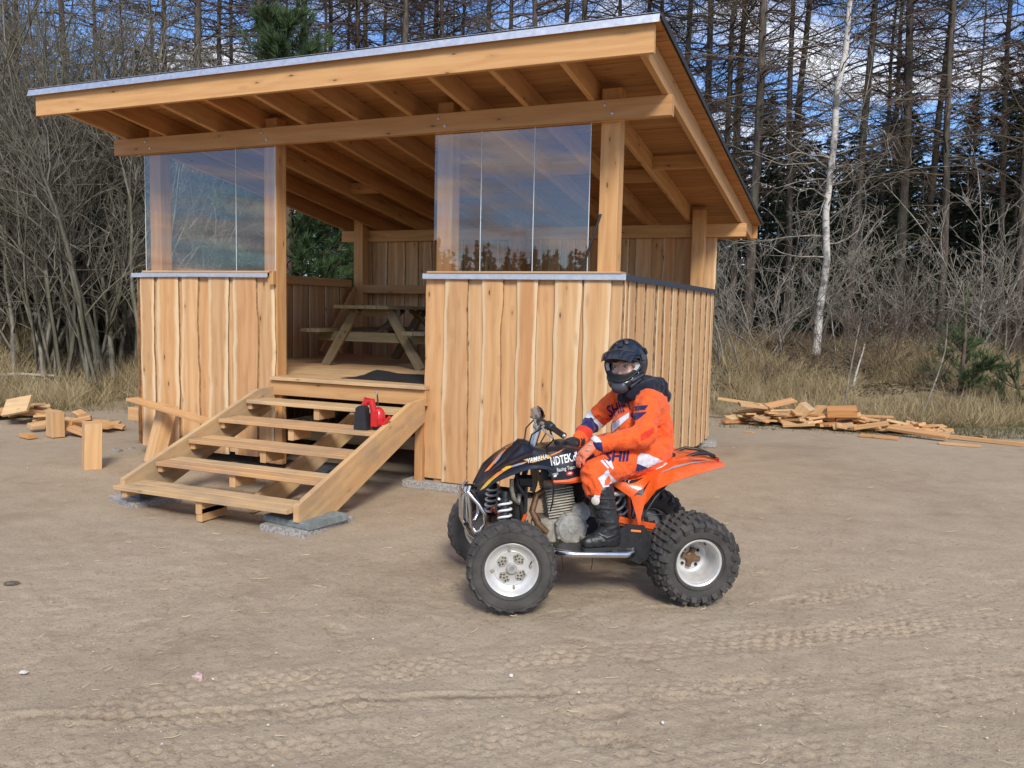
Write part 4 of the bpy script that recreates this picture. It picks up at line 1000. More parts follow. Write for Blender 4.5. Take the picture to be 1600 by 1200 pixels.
offcut((-7.38, .40, .0), (-7.38, .40, .31), .20, .15, (.95, -.3, 0), 'square timber block standing upright against the left offcut pile', name='timber_block')
offcut((-7.15, 1.75, .10), (-6.02, 2.45, .12), .12, .045, (0, 0, 1), 'long board lying behind the left offcut pile in the grass', 'plank', name='loose_plank')
offcut((-5.97, .32, .40), (-5.55, .30, .40), .15, .14, (0, 0, 1), 'beam end poking out past the left corner of the shelter', name='timber_block')
rp_ = random.Random(21)
def lay(x, y, z, L, w, t, a, tilt, roll, label, group, name='timber_offcut', mat=None):
    d = Vector((math.cos(a)*math.cos(tilt), math.sin(a)*math.cos(tilt), math.sin(tilt))); sd_ = Vector((-math.sin(a), math.cos(a), 0))
    sd_ = sd_*math.cos(roll)+d.cross(sd_)*math.sin(roll)
    zl = abs(math.sin(tilt))*L/2+t/2*abs(math.cos(roll))+w/2*abs(math.sin(roll))
    c = Vector((x, y, z+zl+.002))
    return offcut(c-d*L/2, c+d*L/2, w, t, sd_, label, 'timber offcut', group, name, mat or rp_.choice([MW_CUT, MW_CUT, MW_STEP, MW_FRAME]))
heapL = []
for k in range(34):
    u = rp_.random(); x = -9.6+2.4*u+rp_.uniform(-.1, .1); y = .55+.6*rp_.random()+(1-u)*.45
    r_ = math.exp(-(((x+8.6)/.9)**2)-((y-1.05)/.5)**2)
    lay(x, y, .19*r_*rp_.random(), rp_.uniform(.25, .65), rp_.uniform(.10, .16), rp_.choice([.028, .035, .05]), rp_.uniform(0, 3.14), rp_.uniform(-.22, .22), rp_.uniform(-.35, .35), 'sawn board offcut in the low heap left of the shelter', 'offcuts in the left heap')
lay(-8.55, .75, .12, .36, .27, .04, R(20), R(12), R(48), 'wide reddish board offcut propped on edge on the left heap', None)
lay(-7.55, .15, 0, .22, .10, .05, R(-10), 0, 0, 'small flat offcut lying in front of the left heap', None)
lay(-7.62, -.32, 0, .26, .08, .035, R(-3), 0, 0, 'single stray offcut on the sand left of the steps', None)
# heap of offcuts behind the right wall
for k in range(135):
    u = rp_.random()**.85; x = -.12+3.1*u; y = 6.55+.50*u+rp_.uniform(-.35, .35)*(1-.3*u)
    hh = .36*(1-u)**1.1*math.exp(-((y-6.65-.5*u)/.32)**2)
    lay(x, y, max(0, hh)*rp_.random(), rp_.uniform(.14, .60)*(1-.25*u), rp_.uniform(.09, .17), rp_.choice([.024, .028, .032, .04]), rp_.uniform(-.9, .9)+(0 if rp_.random() < .7 else 1.5), rp_.uniform(-.22, .22), rp_.uniform(-.3, .3), 'sawn board offcut in the long heap behind the right wall', 'offcuts in the right heap')
lay(1.52, 6.75, .17, .42, .25, .12, R(5), R(4), R(10), 'thick beam offcut on top of the right heap', None)
lay(.98, 6.72, .10, .25, .2, .2, R(75), R(0), R(35), 'reddish beam end showing its end grain in the right heap', None)
lay(1.15, 7.35, .10, 2.2, .10, .035, R(5), R(1), 0, 'longest board lying along the back of the right heap', None, 'loose_plank')
lay(2.55, 6.35, .03, .82, .13, .045, R(-24), R(-2), R(15), 'board offcut resting at the right tip of the right heap', None)
lay(2.05, 6.02, 0, .50, .12, .035, R(-8), 0, 0, 'short pale board lying flat in front of the right heap', None)
lay(3.36, 6.42, 0, 1.05, .07, .055, R(-18), 0, 0, 'slim square batten lying on the sand right of the right heap', None, 'loose_plank')
lay(3.05, 5.85, 0, .50, .11, .03, R(-4), 0, 0, 'lone flat offcut farthest out on the sand in front of the batten', None)
for px_, py_ in ((1170, 676), (1535, 683)): 
    c = onz(px_, py_); lay(c[0], c[1], 0, .14, .05, .02, rp_.uniform(0, 3), 0, 0, 'tiny wood chip on the sand near the right heap', 'stray chips by the right heap')
# stick, stones and the log on the left
M_BARKD = plain('dead_wood', (.13, .10, .075), .9, 0, 40, .6, .4); M_PALE = plain('pale_dead_wood', (.42, .38, .31), .85, 0, 40, .4, .25)
c = onz(1530, 642); o = MB().tube([(c[0]-.55, c[1]+.35, .03), (c[0]-.2, c[1]+.1, .05), (c[0]+.12, c[1]-.1, .06), (c[0]+.3, c[1]-.28, .02)], [.012, .02, .022, .03], 7).build('fallen_stick', M_BARKD, base=(c[0], c[1], 0), smooth=50); tag(o, 'dark crooked stick lying on the sand at the far right', 'stick')
a, c = ondepth(-30, 16.6), ondepth(82, 16.6); a[2], c[2] = tz(a[0], a[1])+.10, tz(c[0], c[1])+.14; o = MB().tube([a, (a+c)/2+np.array([0, 0, .03]), c], [.035, .03, .02], 8).build('fallen_log', M_PALE, base=(a[0], a[1], 0), smooth=50); tag(o, 'pale bare log lying on the grass at the left edge', 'log')
M_PINK = speck('pink_granite', (.42, .26, .22), (.62, .46, .42), 55, .8, .5)
def stone(px_, py_, size, mat, label, seed):
    c = onz(px_, py_); r_ = random.Random(seed); bm = bmesh.new(); bmesh.ops.create_icosphere(bm, subdivisions=2, radius=1)
    for v in bm.verts:
        n_ = 1+.45*mnoise.noise(v.co*1.3+Vector((seed, 0, 0))); v.co = Vector((v.co.x*size[0]*n_, v.co.y*size[1]*n_, max(-.3, v.co.z)*size[2]*n_))
    me = bpy.data.meshes.new('stone'); bm.to_mesh(me); bm.free(); me.materials.append(mat)
    o = link('stone', me, None, (c[0], c[1], .004)); o.rotation_euler = (0, 0, r_.uniform(0, 6)); return tag(o, label, 'stone')
M_WST = plain('white_pebble', (.62, .58, .52), .7, 0, 40, .2, .15); M_GST = plain('grey_pebble', (.25, .22, .19), .8, 0, 40, .3, .2)
stone(311, 1062, (.026, .034, .030), M_PINK, 'pink stone lying in the tyre tracks at the lower left', 3)
stone(332, 1063, (.008, .008, .007), M_WST, 'small white pebble right beside the pink stone', 4)
stone(37, 1052, (.018, .015, .010), M_WST, 'flat pale pebble near the left edge of the foreground', 5)
stone(799, 1057, (.011, .010, .008), M_WST, 'white pebble on the tracks below the front wheel', 6)
stone(1035, 1130, (.009, .008, .006), M_WST, 'white pebble in the foreground tracks below the rear wheel', 7)
stone(180, 706, (.07, .05, .045), M_GST, 'grey stone on the sand beside the upright timber block', 8)
stone(205, 702, (.05, .05, .03), M_GST, 'grey stone close to the left corner of the shelter', 9)
stone(18, 912, (.04, .03, .014), M_BARKD, 'dark bark crumb on the sand at the left edge', 10)
# uncountable litter: straws, twigs and grit on the sand
def litter():
    rs = np.random.RandomState(8); mb = MB(); cnt = 0
    while cnt < 290:
        px_, py_ = rs.uniform(-20, 1620), 660+560*rs.random()**.8
        if rs.random() < .5: px_, py_ = rs.choice([300, 640, 1100, 1350, 560, 1260, 210])+rs.normal(0, 120), 820+rs.normal(0, 90)
        if py_ < 655: continue
        c = onz(px_, py_)
        if -5.7 < c[0] < .1 and -.1 < c[1] < 4.2: continue
        L = rs.uniform(.015, .075)*(1.6 if rs.random() < .08 else 1); a = rs.uniform(0, 6.28); k = rs.uniform(-.9, .9)
        pts = [(c[0]+L*(t-.5)*math.cos(a+k*(t-.5)), c[1]+L*(t-.5)*math.sin(a+k*(t-.5)), .012+rs.uniform(0, .012)*(t > .5)) for t in (0, .5, 1)]
        r_ = rs.uniform(.0012, .0024); mb.tube(pts, [r_, r_, r_*.6], 3, False); cnt += 1
    return mb
o = litter().build('straw_litter', plain('straw', (.46, .37, .22), .8, 0, 0, 0, .3, 0, 3)); tag(o, kind='stuff')
def grit():
    rs = np.random.RandomState(9); mb = MB()
    for k in range(800):
        px_, py_ = rs.uniform(-20, 1620), 690+520*rs.random()**.7; c = onz(px_, py_)
        if -5.7 < c[0] < .1 and -.2 < c[1] < 4.2: continue
        r_ = rs.uniform(.0014, .0042)*(2.0 if rs.random() < .04 else 1); M = Matrix.Rotation(rs.uniform(0, 6), 3, 'Z')
        vs = [(c[0]+r_*x, c[1]+r_*y, .006+r_*z) for x, y, z in ((1, .2, 0), (-.3, 1, 0), (-.9, -.6, 0), (.3, -.9, .1), (0, 0, .9))]
        mb.add(vs, [[0, 1, 4], [1, 2, 4], [2, 3, 4], [3, 0, 4]])
    return mb
o = grit().build('grit', plain('grit', (.52, .47, .41), .8, 0, 0, 0, .4, 0, 2)); tag(o, kind='stuff')
# ================================================================== QUAD BIKE (own frame: x forward, y to its left, z up)
QA = R(-146)
QB = thing('quad_bike', 'black and orange sport quad bike with white rims parked in front of the shelter', 'quad bike', (.354, -1.951, .004), QA)
QB['_local'] = 1
M_NAVY = plain('navy_black_plastic', (.010, .013, .022), .32, 0, 0, 0, .3, .12)
M_ORG = plain('orange_plastic', (.80, .115, .018), .28, 0, 0, 0, .08, .4)
M_ORGF = plain('orange_frame_paint', (.68, .10, .02), .4, 0, 0, 0, .25)
M_TYRE = plain('tyre_rubber', (.058, .053, .047), .85, 0, 70, .2, .45, 0, 9)
M_RTYRE = plain('dusty_tyre_wall', (.060, .055, .050), .8, 0, 60, .2, .35, 0, 9)
M_RIM = plain('white_rim', (.60, .585, .55), .35, .25, 0, 0, .12, .2, 14)
M_ALU = plain('cast_aluminium', (.42, .405, .37), .42, .35, 90, .15, .25, 0, 30)
M_ALUD = plain('dusty_engine_alloy', (.34, .31, .255), .6, .2, 90, .3, .3, 0, 30)
M_FIN = plain('pale_cooling_fin', (.56, .51, .42), .5, .1, 90, .2, .2)
M_POL = plain('polished_tube', (.66, .66, .66), .2, 1, 0, 0, .05)
M_BLK = plain('black_frame', (.016, .016, .017), .45, 0, 60, .1, .3)
M_SEAT = plain('seat_vinyl', (.020, .022, .026), .5, 0, 140, .15, .2)
M_SPRING = plain('white_spring', (.74, .74, .72), .35)
M_RUST = plain('hot_exhaust', (.20, .115, .06), .55, .5, 40, .2, .35)
M_WHT = plain('white_print', (.80, .80, .80), .5, 0, 0, 0, .03)
M_YEL = plain('yellow_print', (.85, .50, .06), .4, 0, 0, 0, .05)
M_ORP = plain('orange_print', (.82, .22, .05), .4, 0, 0, 0, .05)
M_RED = plain('red_print', (.65, .03, .02), .4, 0, 0, 0, .05)
M_BLP = plain('black_print', (.012, .012, .014), .4, 0, 0, 0, .05)
M_GRP = plain('grey_print', (.32, .34, .38), .4, 0, 0, 0, .05)
HB, FO, RO = .544, .53, .53        # half wheelbase, outer faces

def tyre(Ro, Rr, w, knobs, seed):
    """lathe about local Z (outer face at +w/2) with tread knobs standing proud"""
    mb = MB(); h = w/2; r = random.Random(seed)
    s_ = Ro-Rr
    prof = [(Rr-.004, -h*.78), (Rr+.10*s_, -h*.92), (Rr+.45*s_, -h*1.0), (Rr+.75*s_, -h*.95), (Ro-.022, -h*.80), (Ro-.014, -h*.45), (Ro-.012, 0), (Ro-.014, h*.45), (Ro-.022, h*.80), (Rr+.75*s_, h*.95), (Rr+.45*s_, h), (Rr+.10*s_, h*.92), (Rr-.004, h*.78)]
    mb.lathe(prof, None, 64)
    # rim guard rings on the wall
    for rr in (.18, .62): mb.lathe([(Rr+(rr-.03)*s_, h*.955), (Rr+rr*s_, h*1.012), (Rr+(rr+.03)*s_, h*.955)], None, 64)
    for (n, zf, lw, lh, hh, skew, ph) in knobs:
        for k in range(n):
            a = 2*math.pi*(k+ph)/n; zc = zf*h; base = Ro-.014-.010*abs(zf)**3-(.02 if abs(zf) > .85 else 0)
            M = Matrix.Rotation(a, 4, 'Z') @ Matrix.Translation((base, 0, zc)) @ Matrix.Rotation(skew, 4, 'X') @ Matrix.Rotation(-zf*.75*abs(zf), 4, 'Y')
            x0, x1 = -.012, hh; t0, t1 = 1., .80
            vs = [M@Vector((x, sy*lw/2*t, sz*lh/2*t)) for x, t in ((x0, t0), (x1, t1)) for sy, sz in ((-1, -1), (1, -1), (1, 1), (-1, 1))]
            mb.add(vs, [[0, 1, 5, 4], [1, 2, 6, 5], [2, 3, 7, 6], [3, 0, 4, 7], [4, 5, 6, 7]])
    return mb
front_kn = [(22, .0, .054, .042, .0035, .5, 0), (22, .40, .058, .042, .0035, -.5, .3), (22, -.40, .058, .042, .0035, -.5, .6), (22, .76, .050, .05, .0035, .35, .5), (22, -.76, .050, .05, .0035, -.35, .2)]
rear_kn = [(20, .12, .036, .050, .016, 0, 0), (20, -.22, .036, .050, .016, 0, .5), (20, .42, .036, .046, .016, 0, .5), (20, -.52, .036, .046, .016, 0, 0), (20, .70, .034, .05, .018, .2, 0), (20, -.78, .034, .05, .018, -.2, .5), (20, .93, .034, .055, .020, .1, .5), (20, -.95, .034, .055, .020, .1, 0)]
def wheel(name, pos, out, steer, front, lab=None):
    """out: +1 left side, -1 right side"""
    Rr, w = (.146, .185) if front else (.132, .255); Ro = .262
    M = Matrix.Translation(pos) @ Matrix.Rotation(steer, 4, 'Z') @ (Matrix.Rotation(R(-90), 4, 'X') if out > 0 else Matrix.Rotation(R(90), 4, 'X'))
    def put(mb, nm, mat, par, sm=40):
        mb.v = [tuple(M@Vector(p)) for p in mb.v]; return mb.build(nm, mat, par, smooth=sm)
    h = w/2; mb = MB()
    if front:
        prof = [(Rr+.001, -h*.80), (Rr+.006, -h*.72), (Rr-.012, -h*.6), (Rr-.02, 0), (Rr-.012, h*.68), (Rr+.006, h*.74), (Rr+.009, h*.82), (Rr+.003, h*.86), (Rr-.006, h*.82), (Rr-.014, h*.66), (Rr-.030, h*.52), (.100, h*.45), (.096, h*.50), (.060, h*.40), (.045, h*.46), (.0, h*.46)]
    else:
        prof = [(Rr+.001, -h*.80), (Rr+.006, -h*.72), (Rr-.012, -h*.6), (Rr-.018, 0), (Rr-.012, h*.72), (Rr+.006, h*.78), (Rr+.010, h*.86), (Rr+.004, h*.90), (Rr-.005, h*.86), (Rr-.012, h*.70), (Rr-.022, h*.20), (Rr-.030, -h*.10), (.085, -h*.22), (.075, -h*.24), (.0, -h*.24)]
    mb.lathe(prof[::-1], None, 48)
    rim = put(mb, 'wheel', M_RIM, QB)
    put(tyre(Ro, Rr, w, front_kn if front else rear_kn, 1), 'tyre', M_TYRE if not front else M_TYRE, rim, 30)
    zf = h*.47 if front else -h*.22
    mb = MB(); mb.lathe([(.030, zf), (.030, zf+.014), (.024, zf+.020), (.012, zf+.020), (.012, zf+.014), (0, zf+.014)], None, 20); put(mb, 'hub_cap', M_ALU, rim)
    if front:
        # four dark perforated inserts between the spokes
        for k in range(4):
            a = R(45+90*k+8); c, s = math.cos(a), math.sin(a); q = []
            for rr, aa in ((.040, -.36), (.070, -.52), (.094, -.22), (.094, .22), (.070, .52), (.040, .36)): q.append((rr*math.cos(a+aa), rr*math.sin(a+aa)))
            mb = MB(); mb.prism(q, (0, 0, zf-.004), (1, 0, 0), (0, 1, 0), (0, 0, .0065)); ins = put(mb, 'rim_insert', M_ALUD, rim, None)
            for rr, aa in ((.055, -.2), (.055, .2), (.068, 0), (.078, -.22), (.078, .22), (.068, -.36), (.068, .36)):
                mb = MB(); mb.lathe([(.0052, zf+.0028), (.0, zf+.0032)], Matrix.Translation((rr*math.cos(a+aa), rr*math.sin(a+aa), 0)), 8)
                ins2 = put(mb, 'rim_hole', M_BLP, rim, None)
    for k in range(4):
        a = R(90*k+8+(0 if front else 30)); rr = .108 if front else .060; z0 = h*.50 if front else -h*.22
        mb = MB(); mb.lathe([(.009, z0-.004), (.009, z0+.008), (.006, z0+.013), (0, z0+.013)], Matrix.Translation((rr*math.cos(a), rr*math.sin(a), 0)), 8); put(mb, 'lug_nut', M_BLK if not front else M_ALUD, rim)
    mb = MB(); a = R(200 if front else 250); mb.tube([(.118*math.cos(a), .118*math.sin(a), h*.52), (.112*math.cos(a), .112*math.sin(a), h*.80)], .0045, 7); put(mb, 'valve', M_BLK, rim)
    if not front:
        mb = MB()
        for k in range(4):
            a = R(90*k+75); mb.box((.035*math.cos(a), .035*math.sin(a), -h*.16), (.045, .03, .03), Matrix.Rotation(a, 3, 'Z'), .006)
        mb.lathe([(.032, -h*.3), (.032, -h*.08), (.022, -h*.04), (0, -h*.04)], None, 16); put(mb, 'wheel_hub', M_RUST, rim, None)
    else:
        mb = MB(); mb.lathe([(.082, -h*.55), (.082, -h*.50), (.04, -h*.50), (.04, -h*.9), (0, -h*.9)], None, 28); put(mb, 'brake_disc', M_ALUD, rim)
    return rim
ST_A = R(-9)
wheel('w', (HB, FO-.0925, .262), 1, ST_A, True); wheel('w', (HB+.01, -FO+.0925, .262), -1, ST_A, True)
wheel('w', (-HB, RO-.1275, .262), 1, 0, False); wheel('w', (-HB, -RO+.1275, .262), -1, 0, False)

def lerp_tab(tab, x):
    for (a, *va), (b_, *vb) in zip(tab[:-1], tab[1:]):
        if (a-x)*(b_-x) <= 0 and a != b_:
            t = (x-a)/(b_-a); return [p+(q-p)*t for p, q in zip(va, vb)]
    return list(tab[0][1:] if abs(x-tab[0][0]) < abs(x-tab[-1][0]) else tab[-1][1:])
# front hood and fenders: per station x -> ridge(y,z), shoulder(y,z), outer edge(y,z)
FT = [(.695, .00, .622, .045, .632, .110, .628), (.662, .030, .660, .085, .668, .180, .660), (.620, .050, .722, .120, .730, .250, .715), (.540, .060, .792, .150, .790, .315, .768), (.470, .066, .862, .165, .832, .350, .802),
      (.425, .072, .905, .17, .858, .365, .818), (.385, .080, .902, .175, .866, .368, .820), (.330, .095, .876, .18, .868, .362, .812), (.290, .105, .868, .185, .862, .345, .796)]
def hood_pt(x, t, side):
    ry, rz, sy, sz, ey, ez = lerp_tab(FT, x)
    P = [(0, rz-.02 if x > .4 else rz-.03), (ry*.6, rz-.006), (ry, rz), ((ry+sy)/2, (rz+sz)/2+.006), (sy, sz), ((sy+ey)/2, (sz+ez)/2+.012), (ey, ez), (ey+.004, ez-.018)]
    f = t*(len(P)-1); i = min(int(f), len(P)-2); u = f-i; y = P[i][0]+(P[i+1][0]-P[i][0])*u; z = P[i][1]+(P[i+1][1]-P[i][1])*u
    return Vector((x, side*y, z))
for s in (1, -1):
    xs_ = [.695, .68, .655, .62, .58, .54, .505, .47, .445, .425, .405, .385, .36, .33, .29]; ts = [i/21 for i in range(22)]
    rows = [[hood_pt(x, t, s) for t in ts] for x in xs_]
    if s > 0: rows = rows[::-1]
    MB().grid(rows, .004).build('front_fender', M_NAVY, QB, smooth=38)
    # mudguard flap hanging behind the front wheel
    rows = [[(x, s*y, z) for x, y, z in r_] for r_ in [[(.335, .355, .80), (.315, .30, .80), (.30, .20, .79)], [(.305, .352, .755), (.285, .29, .755), (.27, .20, .75)], [(.283, .335, .66), (.265, .27, .66), (.255, .20, .66)], [(.283, .310, .575), (.268, .26, .575), (.262, .215, .58)], [(.292, .290, .525), (.283, .255, .525), (.275, .225, .53)]]]
    if s < 0: rows = rows[::-1]
    MB().grid(rows, .004).build('mudguard_flap', M_BLK, QB, smooth=50)
# fuel tank cover and side panels
def strip(rows, th, nm, mat, par=None, sm=40):
    return MB().grid(rows, th).build(nm, mat, par or QB, smooth=sm)
TK = [(.335, .862, .09, .868, .165, .858, .20, .80, .205, .700), (.25, .885, .085, .880, .165, .862, .205, .79, .210, .688), (.17, .890, .085, .884, .160, .862, .205, .79, .212, .694), (.08, .872, .085, .866, .150, .846, .20, .785, .212, .708), (-.02, .835, .08, .832, .135, .815, .185, .765, .205, .715)]
def tank_pt(x, t):
    z0, y1, z1, y2, z2, y3, z3, y4, z4 = lerp_tab(TK, x); P = [(0, z0), (y1, z1), (y2, z2), (y3, z3), (y4, z4)]
    f = t*4; i = min(int(f), 3); u = f-i
    return P[i][0]+(P[i+1][0]-P[i][0])*u, P[i][1]+(P[i+1][1]-P[i][1])*u
for s in (1, -1):
    rows = [[(x, s*tank_pt(x, t/12)[0], tank_pt(x, t/12)[1]) for t in range(13)] for x in (.335, .30, .25, .21, .17, .125, .08, .03, -.02)]
    if s > 0: rows = rows[::-1]
    strip(rows, .004, 'tank_cover', M_NAVY)
    # orange lower trim of the side panel
    rows = [[(x, s*(.212+.004), a), (x, s*.220, (a+b_)/2), (x, s*.212, b_)] for x, a, b_ in ((.30, .704, .692), (.25, .698, .677), (.17, .703, .676), (.10, .722, .684), (.03, .740, .69), (-.03, .742, .685))]
    if s > 0: rows = rows[::-1]
    strip(rows, .004, 'side_trim', M_ORG)
MB().lathe([(.042, .888), (.042, .905), (.036, .912), (.0, .912)], Matrix.Translation((.17, 0, -.006)), 20).build('fuel_cap', M_BLK, QB, smooth=40)
# rear fender, wing shaped: upper edge along the seat, lower edge sweeping down to a point ahead of the rear wheel
RU = [(-.02, .165, .742), (-.10, .165, .715), (-.20, .165, .712), (-.30, .160, .742), (-.40, .150, .775), (-.50, .14, .800), (-.60, .14, .808), (-.70, .145, .797), (-.79, .15, .780)]
RLo = [(-.02, .215, .690), (-.10, .225, .668), (-.20, .250, .600), (-.27, .290, .545), (-.33, .345, .660), (-.42, .385, .715), (-.54, .385, .752), (-.68, .335, .772), (-.80, .25, .776)]
def wing(s):
    rows = []
    for (x0, y0, z0), (x1, y1, z1) in zip(RU, RLo):
        row = []
        for k in range(9):
            t = k/8; x = x0+(x1-x0)*t; y = y0+(y1-y0)*t+.030*math.sin(math.pi*t); z = z0+(z1-z0)*t+.020*math.sin(math.pi*t); row.append((x, s*y, z))
        rows.append(row)
    # resample along x for a smooth outline
    A = np.array(rows); out = []
    for f in np.linspace(0, len(rows)-1, 33):
        i = min(int(f), len(rows)-2); u = f-i; out.append([tuple(p) for p in A[i]*(1-u)+A[i+1]*u])
    return out if s < 0 else out[::-1]
for s in (1, -1):
    strip(wing(s), .004, 'rear_fender', M_ORG)
    # the leg of the fender that runs down to the frame
    rows = [[(-.205, s*.262, .600), (-.235, s*.285, .620), (-.285, s*.31, .615)], [(-.222, s*.285, .53), (-.24, s*.295, .55), (-.272, s*.305, .555)], [(-.235, s*.30, .475), (-.243, s*.304, .49), (-.257, s*.306, .495)], [(-.246, s*.305, .438), (-.249, s*.306, .444), (-.253, s*.306, .446)]]
    strip(rows if s < 0 else rows[::-1], .004, 'fender_leg', M_ORG)
    MB().tube([(-.262, s*.29, .47), (-.34, s*.30, .60), (-.46, s*.24, .70)], .008, 8).build('fender_stay', M_BLK, QB, smooth=50)
rows = [[(x, y, z+.004*(1-(y/.15)**2)) for y in (-.15, -.08, 0, .08, .15)] for x, z in ((-.46, .785), (-.58, .812), (-.70, .806), (-.79, .785))]
strip(rows, .004, 'tail_panel', M_ORG)
# seat
SE = [(.06, .848, .09, .80), (.0, .805, .115, .76), (-.10, .752, .135, .71), (-.20, .742, .145, .70), (-.32, .762, .150, .715), (-.44, .792, .150, .745), (-.54, .815, .13, .775), (-.60, .820, .09, .79)]
rows = []
for x, zt, hw, zb in SE:
    row = []
    for k in range(13):
        a = math.pi*k/12; yy_ = hw*math.cos(a); e = abs(math.sin(a))**.45; row.append((x, yy_*(1.0+.10*(1-e)), zb+(zt-zb)*e))
    rows.append(row)
A = np.array(rows); out = []
for f in np.linspace(0, len(rows)-1, 29):
    i = min(int(f), len(rows)-2); u = f-i; out.append([tuple(p) for p in A[i]*(1-u)+A[i+1]*u])
strip(out, .01, 'seat', M_SEAT, None, 50)
strip([[(x, .152-.002*abs(x+.33)*10, z), (x, .160, z-.022), (x, .166, z-.045-.1*max(0, -.30-x)*0)] for x, z in ((-.60, .815), (-.50, .800), (-.40, .775), (-.30, .748), (-.22, .735))], .004, 'seat_side_panel', M_ORG)
# grab bar
gb = [(-.60, .10, .805), (-.68, .10, .832), (-.76, .09, .825), (-.815, .05, .805), (-.83, 0, .798), (-.815, -.05, .805), (-.76, -.09, .825), (-.68, -.10, .832), (-.60, -.10, .805)]
MB().tube(gb, .011, 10).build('grab_bar', M_BLK, QB, smooth=50)
MB().box((-.84, 0, .775), (.03, .09, .035), None, .008).build('tail_light', plain('tail_lamp', (.35, .01, .012), .2, 0, 0, 0, .05, .5), QB)
# frame
for s in (1, -1):
    MB().tube([(.44, s*.10, .60), (.40, s*.11, .36), (.30, s*.12, .27), (-.15, s*.12, .26), (-.24, s*.11, .34), (-.28, s*.10, .60), (-.5, s*.09, .76)], .015, 8).build('frame_tube', M_BLK, QB, smooth=50)
    MB().tube([(.38, s*.05, .82), (.10, s*.09, .70), (-.24, s*.10, .62), (-.26, s*.11, .36)], .015, 8).build('frame_tube', M_ORGF, QB, smooth=50)
    MB().tube([(.44, s*.10, .60), (.38, s*.05, .82)], .014, 8).build('frame_tube', M_BLK, QB, smooth=50)
    # A-arms, upper and lower, each leg a tube meeting at the hub
    for z0, z1, xa, xb, m_ in ((.33, .225, .60, .34, M_ORGF), (.47, .345, .56, .40, M_ORGF)):
        mb = MB()
        for x in (xa, xb): mb.tube([(x, s*.10, z0), (HB+(x-HB)*.25, s*.34, z1+.02)], .012, 8)
        mb.tube([(HB+.03, s*.335, z1+.02), (HB-.03, s*.335, z1+.02), (HB, s*.39, z1)], .013, 8)
        if z0 < .4: mb.tube([(.40, s*.22, .285), (.55, s*.22, .29)], .010, 8)
        mb.build('suspension_arm', m_, QB, smooth=50)
    MB().tube([(HB, s*.385, .20), (HB-.01, s*.375, .37)], .022, 10).build('steering_knuckle', M_ALUD, QB, smooth=50)
    MB().tube([(.43, s*.05, .44), (HB-.07, s*.36, .30)], .008, 7).build('tie_rod', M_BLK, QB, smooth=50)
    # shock absorber with a white coil
    p0, p1 = Vector((.545, s*.205, .635)), Vector((.560, s*.275, .335)); ax_ = (p1-p0)
    sh = MB().tube([p0, p0+ax_*.12, p0+ax_*.13, p0+ax_*.62, p0+ax_*.63, p1], [.018, .018, .026, .026, .014, .014], 12).build('shock_absorber', M_BLK, QB, smooth=40)
    cz = []; n_ = 5.5; aN = ax_.normalized(); e1 = aN.cross(Vector((0, 1, 0))).normalized(); e2 = aN.cross(e1)
    for k in range(88):
        a = 2*math.pi*n_*k/87; cz.append(p0+ax_*(.14+.66*k/87)+(e1*math.cos(a)+e2*math.sin(a))*.037)
    MB().tube(cz, .0075, 7).build('coil_spring', M_SPRING, sh, smooth=60)
    MB().lathe([(.042, -.004), (.042, .004), (0, .006)], Matrix.Translation(p0+ax_*.81) @ aN.to_track_quat('Z', 'Y').to_matrix().to_4x4(), 16).build('spring_seat', M_BLK, sh)
MB().box((.44, 0, .52), (.05, .20, .22), None, .01).build('front_bulkhead', M_BLK, QB)
mb = MB()
for k in range(14): mb.box((.405, 0, .50+.012*k), (.03, .24, .004), None, .001)
mb.box((.405, 0, .58), (.018, .25, .19), None, .004); mb.build('oil_cooler', M_BLK, QB)
# front bumper: two bent tubes, cross bars and a plate
for s in (1, -1):
    MB().tube([(.735, s*.085, .645), (.752, s*.095, .610), (.690, s*.13, .545), (.655, s*.14, .490), (.650, s*.14, .430), (.675, s*.125, .385), (.705, s*.11, .372), (.728, s*.10, .410), (.735, s*.095, .50), (.752, s*.092, .600)], .0125, 10).build('bumper_tube', M_POL, QB, smooth=60)
    MB().tube([(.755, s*.055, .635), (.775, s*.06, .56), (.772, s*.06, .43), (.735, s*.06, .35), (.66, s*.06, .30)], .0125, 10).build('bumper_tube', M_POL, QB, smooth=60)
for z in (.60, .42): MB().tube([(.765, -.10, z), (.772, 0, z), (.765, .10, z)], .011, 8).build('bumper_cross_bar', M_POL, QB, smooth=60)
MB().box((.758, 0, .515), (.004, .19, .14), Matrix.Rotation(R(4), 3, 'Y'), .001).build('bumper_plate', M_ALU, QB)
# engine
E_ = MB(); E_.box((.15, .0, .35), (.30, .20, .17), None, .03); E_.box((.02, .0, .40), (.20, .18, .16), None, .03); E_.box((.13, 0, .27), (.24, .16, .05), None, .015)
eng = E_.build('engine', M_ALUD, QB)
ca = R(-14)                                             # the cylinder leans forward
for k in range(11):
    z = .455+.0165*k; MB().box((.165+.17*(z-.45), .0, z), (.175-.004*(k % 2), .185, .006), Matrix.Rotation(R(8), 3, 'Y'), .0015).build('cooling_fin', M_FIN, eng)
MB().box((.187, 0, .55), (.115, .125, .22), Matrix.Rotation(R(8), 3, 'Y'), .01).build('cylinder', M_ALUD, eng)
MB().box((.205, 0, .668), (.17, .17, .07), Matrix.Rotation(R(8), 3, 'Y'), .014).build('cylinder_head', M_ALUD, eng)
def disc(x, z, y, prof, nm, mat): return MB().lathe(prof, Matrix.Translation((x, y, z)) @ Matrix.Rotation(R(-90), 4, 'X'), 28).build(nm, mat, eng, smooth=35)
disc(.120, .385, .10, [(.098, 0), (.098, .035), (.090, .044), (.086, .040), (.080, .048), (.03, .054), (.026, .060), (0, .060)], 'generator_cover', M_ALU)
